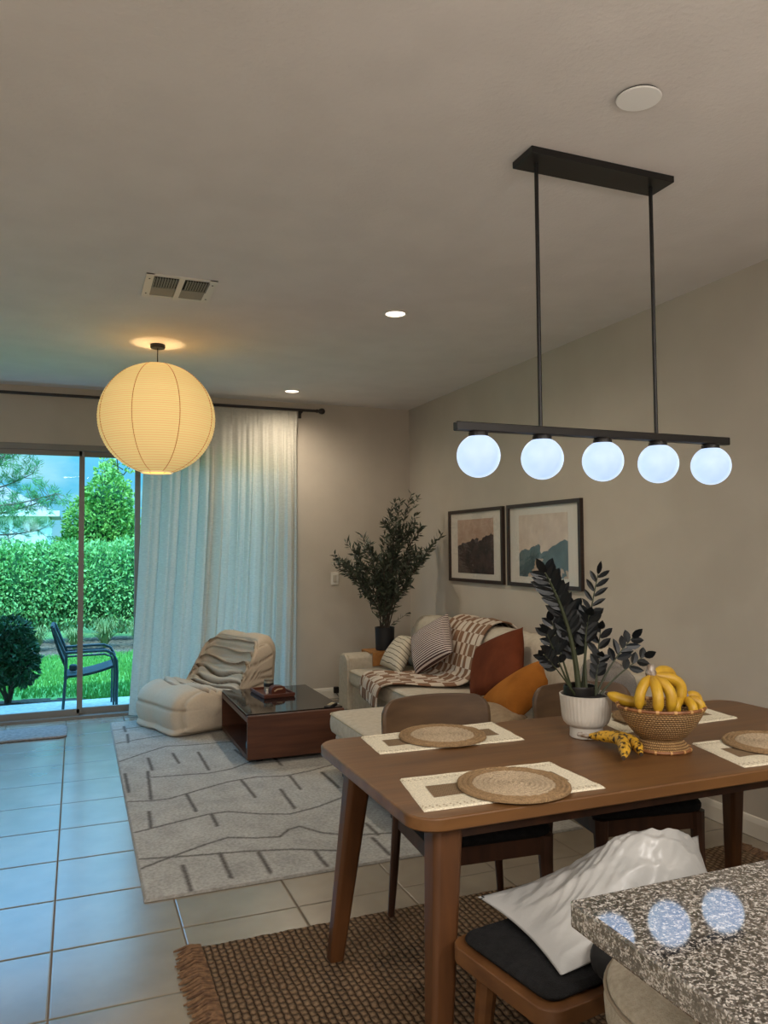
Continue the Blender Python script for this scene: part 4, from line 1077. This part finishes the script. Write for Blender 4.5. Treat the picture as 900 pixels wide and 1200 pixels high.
placemat([(1.88, 2.335), (2.45, 2.36), (2.48, 2.62), (1.92, 2.62)], 'cream placemat with brown centre strip behind the banana basket')
TRM = attrmat('trivet_jute', .98, .9, 240)
def trivet(x, y, r, label):
    mb = MB(); rings = 11; prof = [(0, .0)]
    for k in range(rings):
        w = r / rings
        for q in range(5): prof.append((max(k * w + w * (q + .5) / 5, .001), .0045 + .0045 * math.sin(PI * (q + .5) / 5)))
    prof.append((r, 0)); prof[0] = (0, .006)
    mb.lathe(prof, 90)
    for v in mb.bm.verts:
        a = math.atan2(v.co.y, v.co.x); rr = v.co.xy.length
        if v.co.z > .001: v.co.z += .0012 * math.sin(a * (20 + 60 * rr / r) + rr * 400)
        k = 1 + .012 * mnoise.noise(Vector((math.cos(a) * 2 + x, math.sin(a) * 2, y))); v.co.x *= k; v.co.y *= k
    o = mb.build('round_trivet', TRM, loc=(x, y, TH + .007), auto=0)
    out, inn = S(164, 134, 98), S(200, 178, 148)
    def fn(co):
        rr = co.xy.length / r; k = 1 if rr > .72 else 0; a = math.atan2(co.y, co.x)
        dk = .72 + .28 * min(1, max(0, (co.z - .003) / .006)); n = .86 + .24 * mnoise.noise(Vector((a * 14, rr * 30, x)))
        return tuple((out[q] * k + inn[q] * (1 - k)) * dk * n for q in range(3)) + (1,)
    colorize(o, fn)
    return tag(o, label, 'trivet', 'round jute trivets on the placemats')
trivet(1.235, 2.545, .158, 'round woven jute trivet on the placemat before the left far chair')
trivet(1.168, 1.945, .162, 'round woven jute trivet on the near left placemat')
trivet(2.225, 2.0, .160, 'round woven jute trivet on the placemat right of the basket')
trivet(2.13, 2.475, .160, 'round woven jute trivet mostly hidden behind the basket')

# ------------------------------------------------------------------ zz plant
zz = thing('potted_zz_plant', 'dark almost black leaved plant in a white ribbed pot on the dining table', 'plant', (1.725, 2.36, TH))
prof = [(0, 0), (.064, 0), (.067, .003), (.066, .036), (.066, .041), (.078, .046), (.090, .058), (.096, .078), (.1055, .158), (.106, .162), (.099, .162), (.097, .15), (.093, .10), (0, .10)]
m = MB(); m.lathe(prof, 240)
for v in m.bm.verts:
    r = v.co.xy.length
    if r > .09 and .07 < v.co.z < .15:
        a = math.atan2(v.co.y, v.co.x); k = 1 + .014 * math.cos(a * 40); v.co.x *= k; v.co.y *= k
bmesh.ops.scale(m.bm, vec=(.89, .89, .95), verts=m.bm.verts); m.build('pot', CER, zz, auto=50)
MB().lathe([(0, .125), (.052, .125), (.054, .180), (.057, .182), (.059, .174), (.056, .13), (0, .115)], 40).build('nursery_pot', BLACK, zz, loc=(-.010, .022, 0))
MB().lathe([(0, .150), (.05, .148), (.081, .142), (.081, .12), (0, .12)], 24).build('soil', SOIL, zz)
def zstem(base, mid, tip, r0, nl, L, W, start=.4, solidtop=True):
    b, mi, t = Vector(base), Vector(mid), Vector(tip); N = 16
    pts = [b * (1 - k) ** 2 + mi * 2 * k * (1 - k) + t * k * k for k in [q / N for q in range(N + 1)]]
    m = MB(); m.mi = 0; m.tube(pts, [r0 * (1 - .7 * q / N) for q in range(N + 1)], 8)
    so = m.build('stem', STEMG, zz)
    m = MB()
    view = Vector((-.6, -.8, 0))
    for k in range(nl):
        q = start + (1 - start) * (k + .3) / nl; i = min(int(q * N), N - 1); p = pts[i].lerp(pts[i + 1], q * N - i); ax = (pts[i + 1] - pts[i]).normalized()
        side = ax.cross(view).normalized() * (1 if k % 2 else -1)
        side = side + view * ru(-.35, .35)
        up = ax.cross(side)
        m.leaf(p, ax * ru(.75, 1.05) + side * ru(.7, 1.0), L * ru(.85, 1.1) * (1 - .25 * abs(q - .7)), W, up=up + Vector((ru(-.3, .3), ru(-.3, .3), ru(-.2, .2))), fold=.18, n=4)
    m.leaf(pts[-1], pts[-1] - pts[-2] + view * .02, L, W, up=view, n=4)
    m.build('leaflets', LEAFD, so, recalc=False)
zb = .15
zstem((-.03, .0, zb), (-.04, .0, .40), (-.165, .0, .595), .0115, 24, .080, .030, .42)
zstem((.0, .02, zb), (.02, .02, .38), (.065, .0, .585), .006, 12, .060, .018, .50)
zstem((-.01, -.02, zb), (-.01, 0, .35), (.0, -.03, .44), .006, 12, .066, .034, .5)
zstem((-.05, .0, zb), (-.10, 0, .24), (-.17, -.01, .385), .005, 9, .056, .027, .5)
zstem((-.05, -.01, zb), (-.12, -.02, .24), (-.19, -.02, .31), .004, 8, .05, .027, .6)
zstem((-.04, .02, zb), (-.09, .02, .3), (-.12, .03, .42), .005, 10, .062, .026, .5)
zstem((.04, -.01, zb), (.05, 0, .28), (.065, -.01, .385), .0045, 5, .060, .026, .55)
zstem((.05, .0, zb), (.10, 0, .25), (.215, .0, .345), .005, 8, .060, .027, .55)
zstem((.05, -.02, zb), (.12, -.02, .22), (.25, -.02, .275), .005, 5, .056, .028, .6)
zstem((.02, -.03, zb), (.02, -.03, .22), (.045, -.03, .29), .004, 7, .048, .028, .4)
zstem((.0, .03, zb), (-.02, .04, .3), (-.03, .04, .46), .006, 14, .068, .034, .4)

# ------------------------------------------------------------------ basket and bananas
bs = thing('woven_fruit_basket', 'oval woven bamboo footed basket holding bananas on the dining table', 'basket', (1.85, 2.115, TH), math.radians(-20))
def weave():
    m, nt, b = newmat('woven_bamboo')
    (X, Y, Z), vec = sepxyz(nt)
    ang = mathn(nt, 'ARCTAN2', Y, X)
    a = mathn(nt, 'ABSOLUTE', mathn(nt, 'SINE', mathn(nt, 'MULTIPLY', Z, PI / .0075)))
    row = mathn(nt, 'FLOOR', mathn(nt, 'DIVIDE', Z, .0075))
    c = mathn(nt, 'ABSOLUTE', mathn(nt, 'SINE', mathn(nt, 'ADD', mathn(nt, 'MULTIPLY', ang, 34), mathn(nt, 'MULTIPLY', row, 1.5708))))
    h = mathn(nt, 'MULTIPLY', a, mathn(nt, 'MULTIPLY_ADD', c, .7, .3))
    n = nt.nodes.new('ShaderNodeTexNoise'); n.inputs['Scale'].default_value = 40; nt.links.new(vec, n.inputs['Vector'])
    nt.links.new(mixc(nt, h, S(90, 60, 32), mixc(nt, n.outputs[0], S(168, 126, 74), S(205, 168, 112))), b.inputs['Base Color'])
    b.inputs['Roughness'].default_value = .6
    bp = nt.nodes.new('ShaderNodeBump'); bp.inputs['Distance'].default_value = .004; nt.links.new(h, bp.inputs['Height']); nt.links.new(bp.outputs[0], b.inputs['Normal'])
    return m
WV = weave()
m = MB(); m.lathe([(0, .036), (.07, .036), (.10, .05), (.135, .085), (.158, .118), (.17, .145), (.166, .146), (.153, .118), (.13, .088), (.096, .056), (.06, .044), (0, .044)], 72); bmesh.ops.scale(m.bm, vec=(1.03, .84, 1), verts=m.bm.verts); bmesh.ops.scale(m.bm, vec=(.83, .88, 1), verts=m.bm.verts); m.build('bowl', WV, bs, auto=0)
m = MB(); m.lathe([(.075, .04), (.085, .03), (.10, .012), (.104, .004), (.098, .004), (.08, .028), (.07, .038)], 72); bmesh.ops.scale(m.bm, vec=(1.03, .88, 1), verts=m.bm.verts); bmesh.ops.scale(m.bm, vec=(.88, .9, 1), verts=m.bm.verts); m.build('foot', WV, bs, auto=0)
RIM = mat('rim_bamboo', S(150, 98, 56), .5, S(120, 74, 42), 30)
WRP = mat('rim_wrap', S(196, 150, 92), .5)
for nm, rx, ry, z, rr, nw in (('rim', .1435, .125, .146, .0055, 16), ('base_rim', .094, .083, .0065, .0055, 12)):
    m = MB(); m.tube([(rx * math.cos(t), ry * math.sin(t), z) for t in [2 * PI * k / 64 for k in range(65)]], rr, 8, False)
    m.mi = 1
    for k in range(nw):
        t = 2 * PI * k / nw; m.tube([(rx * math.cos(t + d), ry * math.sin(t + d), z) for d in (-.035, 0, .035)], rr + .0012, 8)
    m.build(nm, [RIM, WRP], bs)
BAN = mat('banana_skin', S(206, 164, 42), .45, S(176, 134, 34), 14)
def spot_mat():
    m, nt, b = newmat('spotted_banana')
    n = nt.nodes.new('ShaderNodeTexNoise'); n.inputs['Scale'].default_value = 70; n.inputs['Detail'].default_value = 3
    nt.links.new(coords(nt), n.inputs['Vector']); r = nt.nodes.new('ShaderNodeValToRGB')
    r.color_ramp.elements[0].position = .40; r.color_ramp.elements[0].color = S(44, 28, 16); r.color_ramp.elements[1].position = .50; r.color_ramp.elements[1].color = S(208, 160, 48)
    nt.links.new(n.outputs[0], r.inputs[0]); nt.links.new(r.outputs[0], b.inputs['Base Color']); b.inputs['Roughness'].default_value = .5
    return m
BSP = spot_mat(); BTIP = mat('banana_tip', S(58, 42, 26), .7); BGR = mat('banana_green', S(176, 168, 62), .5)
def banana_pts(p0, p1, bow, n=14):
    p0, p1, bow = Vector(p0), Vector(p1), Vector(bow)
    return [p0.lerp(p1, k / n) + bow * math.sin(PI * k / n) for k in range(n + 1)]
def banana_mesh(p0, p1, bow, r, name, parent, m=BAN, **kw):
    pts = banana_pts(p0, p1, bow); n = len(pts); rr = []
    for k in range(n):
        t = k / (n - 1)
        rr.append(r * (.34 if t < .06 else .45 + .55 * min(1, (t - .06) / .16) if t < .22 else 1 if t < .8 else 1 - .75 * ((t - .8) / .2) ** 1.4))
    mb = MB(); mb.tube(pts, rr, 6)
    o = mb.build(name, m, parent, auto=20, sub=2, **kw)
    mt = MB(); d = (pts[-1] - pts[-2]).normalized(); mt.tube([pts[-1] - d * .002, pts[-1] + d * .006], [r * .3, r * .22], 8)
    mt.build('tip', BTIP, o if not parent else parent) if True else None
    return o
PLAS = glass('stem_wrap_film', (.85, .85, .88, 1), .35, .15)
def bunch(loc, fingers, label, wrapc):
    t = thing('banana_bunch', label, 'bananas', loc, 0, 'banana bunches in the basket')
    for a, b, bow, r in fingers: banana_mesh(a, b, bow, r, 'banana', t)
    m = MB()
    m.lathe([(0, -.012), (.016, -.010), (.019, .004), (.014, .016), (.012, .03), (0, .033)], 14)
    for v in m.bm.verts: v.co += Vector((1, 1, 1)) * .004 * mnoise.noise(v.co * 90)
    o = m.build('stem_wrap', wrapc, t, auto=0)
    return t
WR1 = mat('plastic_wrap', S(170, 160, 150), .2, S(110, 90, 70), 60, spec=.9, bump=.8, bs=70, bd=.004)
WR2 = mat('dark_plastic_wrap', S(80, 66, 66), .2, S(160, 160, 175), 60, spec=.9, bump=.8, bs=70, bd=.004)
# camera-facing side is (-x,-y); across is (+x,-y)
bunch((1.80, 2.10, TH + .258), [((0, 0, -.004), (-.066, -.018, -.112), (-.028, -.012, .008), .0205), ((0, 0, -.004), (-.030, -.062, -.122), (-.012, -.03, .010), .0215), ((0, 0, -.004), (.022, -.058, -.122), (.014, -.03, .012), .022),
       ((.006, 0, -.004), (.074, -.035, -.112), (.05, -.015, .024), .0225), ((.01, .008, .0), (.110, .02, -.075), (.048, .02, .03), .0215)], 'large bunch of yellow bananas with plastic wrapped stem, standing highest in the basket', WR1)
bunch((1.912, 2.075, TH + .178), [((0, 0, -.004), (-.045, -.022, -.05), (-.03, -.015, .008), .0185), ((0, 0, -.004), (-.015, -.055, -.058), (-.008, -.03, .012), .0185), ((0, 0, -.004), (.03, -.038, -.058), (.018, -.02, .014), .0185), ((.004, 0, -.004), (.050, -.012, -.04), (.022, 0, .020), .020), ((.004, .01, 0), (.04, .04, -.04), (.018, .02, .022), .019)], 'small bunch of short yellow bananas at the right side of the basket', WR2)
t = thing('banana', 'single yellow banana resting on the left rim of the basket', 'banana', (0, 0, 0))
banana_mesh((1.835, 2.165, TH + .146), (1.735, 2.252, TH + .172), (.0, .0, -.008), .0225, 'banana_body', t, BAN)
m = MB(); m.tube([(1.812 + .021 * math.cos(q) * .6, 2.187 + .021 * math.cos(q) * .75, TH + .148 + .022 * math.sin(q)) for q in [2 * PI * k / 20 for k in range(21)]], .0035, 6, False); m.build('tape_band', WR2, t)
# loose ripe bananas
t = thing('ripe_bananas', 'two overripe spotted bananas joined at the stem, lying in front of the plant pot', 'bananas', (0, 0, 0))
banana_mesh((1.655, 2.265, TH + .028), (1.60, 2.00, TH + .024), (.062, .0, .018), .024, 'banana', t, BSP)
banana_mesh((1.668, 2.265, TH + .026), (1.685, 2.02, TH + .022), (.060, .01, .014), .022, 'banana', t, BSP)
m = MB(); m.tube([(1.655, 2.25, TH + .03), (1.640, 2.272, TH + .034), (1.635, 2.285, TH + .032)], [.008, .009, .007], 8); m.build('stem_wrap', WR1, t)

# ------------------------------------------------------------------ lights
def area(name, loc, size, e, col, rot=(0, 0, 0)):
    l = bpy.data.lights.new(name, 'AREA'); l.shape = 'RECTANGLE'; l.size, l.size_y = size; l.energy = e; l.color = col
    o = bpy.data.objects.new(name, l); C.objects.link(o); o.location = loc; o.rotation_euler = rot; return o
for (x, y, e) in ((.2, -1.2, 80), (-1.5, .6, 32), (2.3, -.4, 40), (-1.7, 3.4, 16)):
    area('unseen_room_fill', (x, y, H - .03), (.9, .3), e, (1, .94, .87))  # added fill lights out of view, without fixtures, to brighten the room evenly
for (x, y, z, e) in ((1.3, -.7, 1.9, 52), (-.8, -1.6, 1.9, 34)):
    l = bpy.data.lights.new('unseen_ceiling_fill', 'POINT'); l.energy = e; l.shadow_soft_size = .15; l.color = (1, .95, .90)  # added bare point light behind the camera, lifts the ceiling brightness
    o = bpy.data.objects.new('unseen_ceiling_fill', l); C.objects.link(o); o.location = (x, y, z)
sun = bpy.data.lights.new('sun', 'SUN'); sun.energy = 3.6; sun.angle = .02; sun.color = (1, .97, .88)
so = bpy.data.objects.new('sun', sun); C.objects.link(so); so.rotation_euler = (math.radians(38), 0, math.radians(-22))
# world
w = bpy.data.worlds.new('sky'); SC.world = w; w.use_nodes = True; nt = w.node_tree; bg = nt.nodes['Background']
tc = nt.nodes.new('ShaderNodeTexCoord'); sp = nt.nodes.new('ShaderNodeSeparateXYZ'); nt.links.new(tc.outputs['Generated'], sp.inputs[0])
r = nt.nodes.new('ShaderNodeValToRGB'); r.color_ramp.elements[0].position = 0; r.color_ramp.elements[0].color = (.40, .66, .78, 1); r.color_ramp.elements[1].position = .35; r.color_ramp.elements[1].color = (.34, .80, 1.45, 1)
e = r.color_ramp.elements.new(.07); e.color = (.20, .60, .86, 1)
nt.links.new(sp.outputs[2], r.inputs[0])
n = nt.nodes.new('ShaderNodeTexNoise'); n.inputs['Scale'].default_value = 7; n.inputs['Detail'].default_value = 7
mp = nt.nodes.new('ShaderNodeMapping'); mp.inputs['Scale'].default_value = (1, 1, 2.6); nt.links.new(tc.outputs['Generated'], mp.inputs[0]); nt.links.new(mp.outputs[0], n.inputs['Vector'])
cl = mathn(nt, 'MULTIPLY', mathn(nt, 'SMOOTH_MIN', mathn(nt, 'MAXIMUM', mathn(nt, 'MULTIPLY_ADD', n.outputs[0], 6, -2.8), 0), 1, .1), .7)
nt.links.new(mixc(nt, cl, r.outputs[0], (.72, .9, .95, 1)), bg.inputs[0])
nt.links.new(mathn(nt, 'MULTIPLY_ADD', mathn(nt, 'MINIMUM', mathn(nt, 'MAXIMUM', mathn(nt, 'SUBTRACT', sp.outputs[2], .1), 0), .5), 5.4, 1.12), bg.inputs[1])

# ------------------------------------------------------------------ camera
yaw, pit, rol, ch_ = .3792296, .0467143, -.0071689, 1.43764
fw = Vector((math.sin(yaw) * math.cos(pit), math.cos(yaw) * math.cos(pit), math.sin(pit)))
rt = Vector((math.cos(yaw), -math.sin(yaw), 0)); up = rt.cross(fw)
r2 = rt * math.cos(rol) + up * math.sin(rol); u2 = -rt * math.sin(rol) + up * math.cos(rol)
cam = bpy.data.cameras.new('camera'); cam.sensor_fit = 'HORIZONTAL'; cam.sensor_width = 36; cam.lens = 903.09 / 900 * 36; cam.clip_start = .05
co = bpy.data.objects.new('camera', cam); C.objects.link(co)
M = Matrix((r2, u2, -fw)).transposed().to_4x4(); M.translation = (0, 0, ch_); co.matrix_world = M
SC.camera = co
SC.view_settings.view_transform = 'Standard'; SC.view_settings.look = 'None'; SC.view_settings.exposure = 0; SC.view_settings.gamma = 1
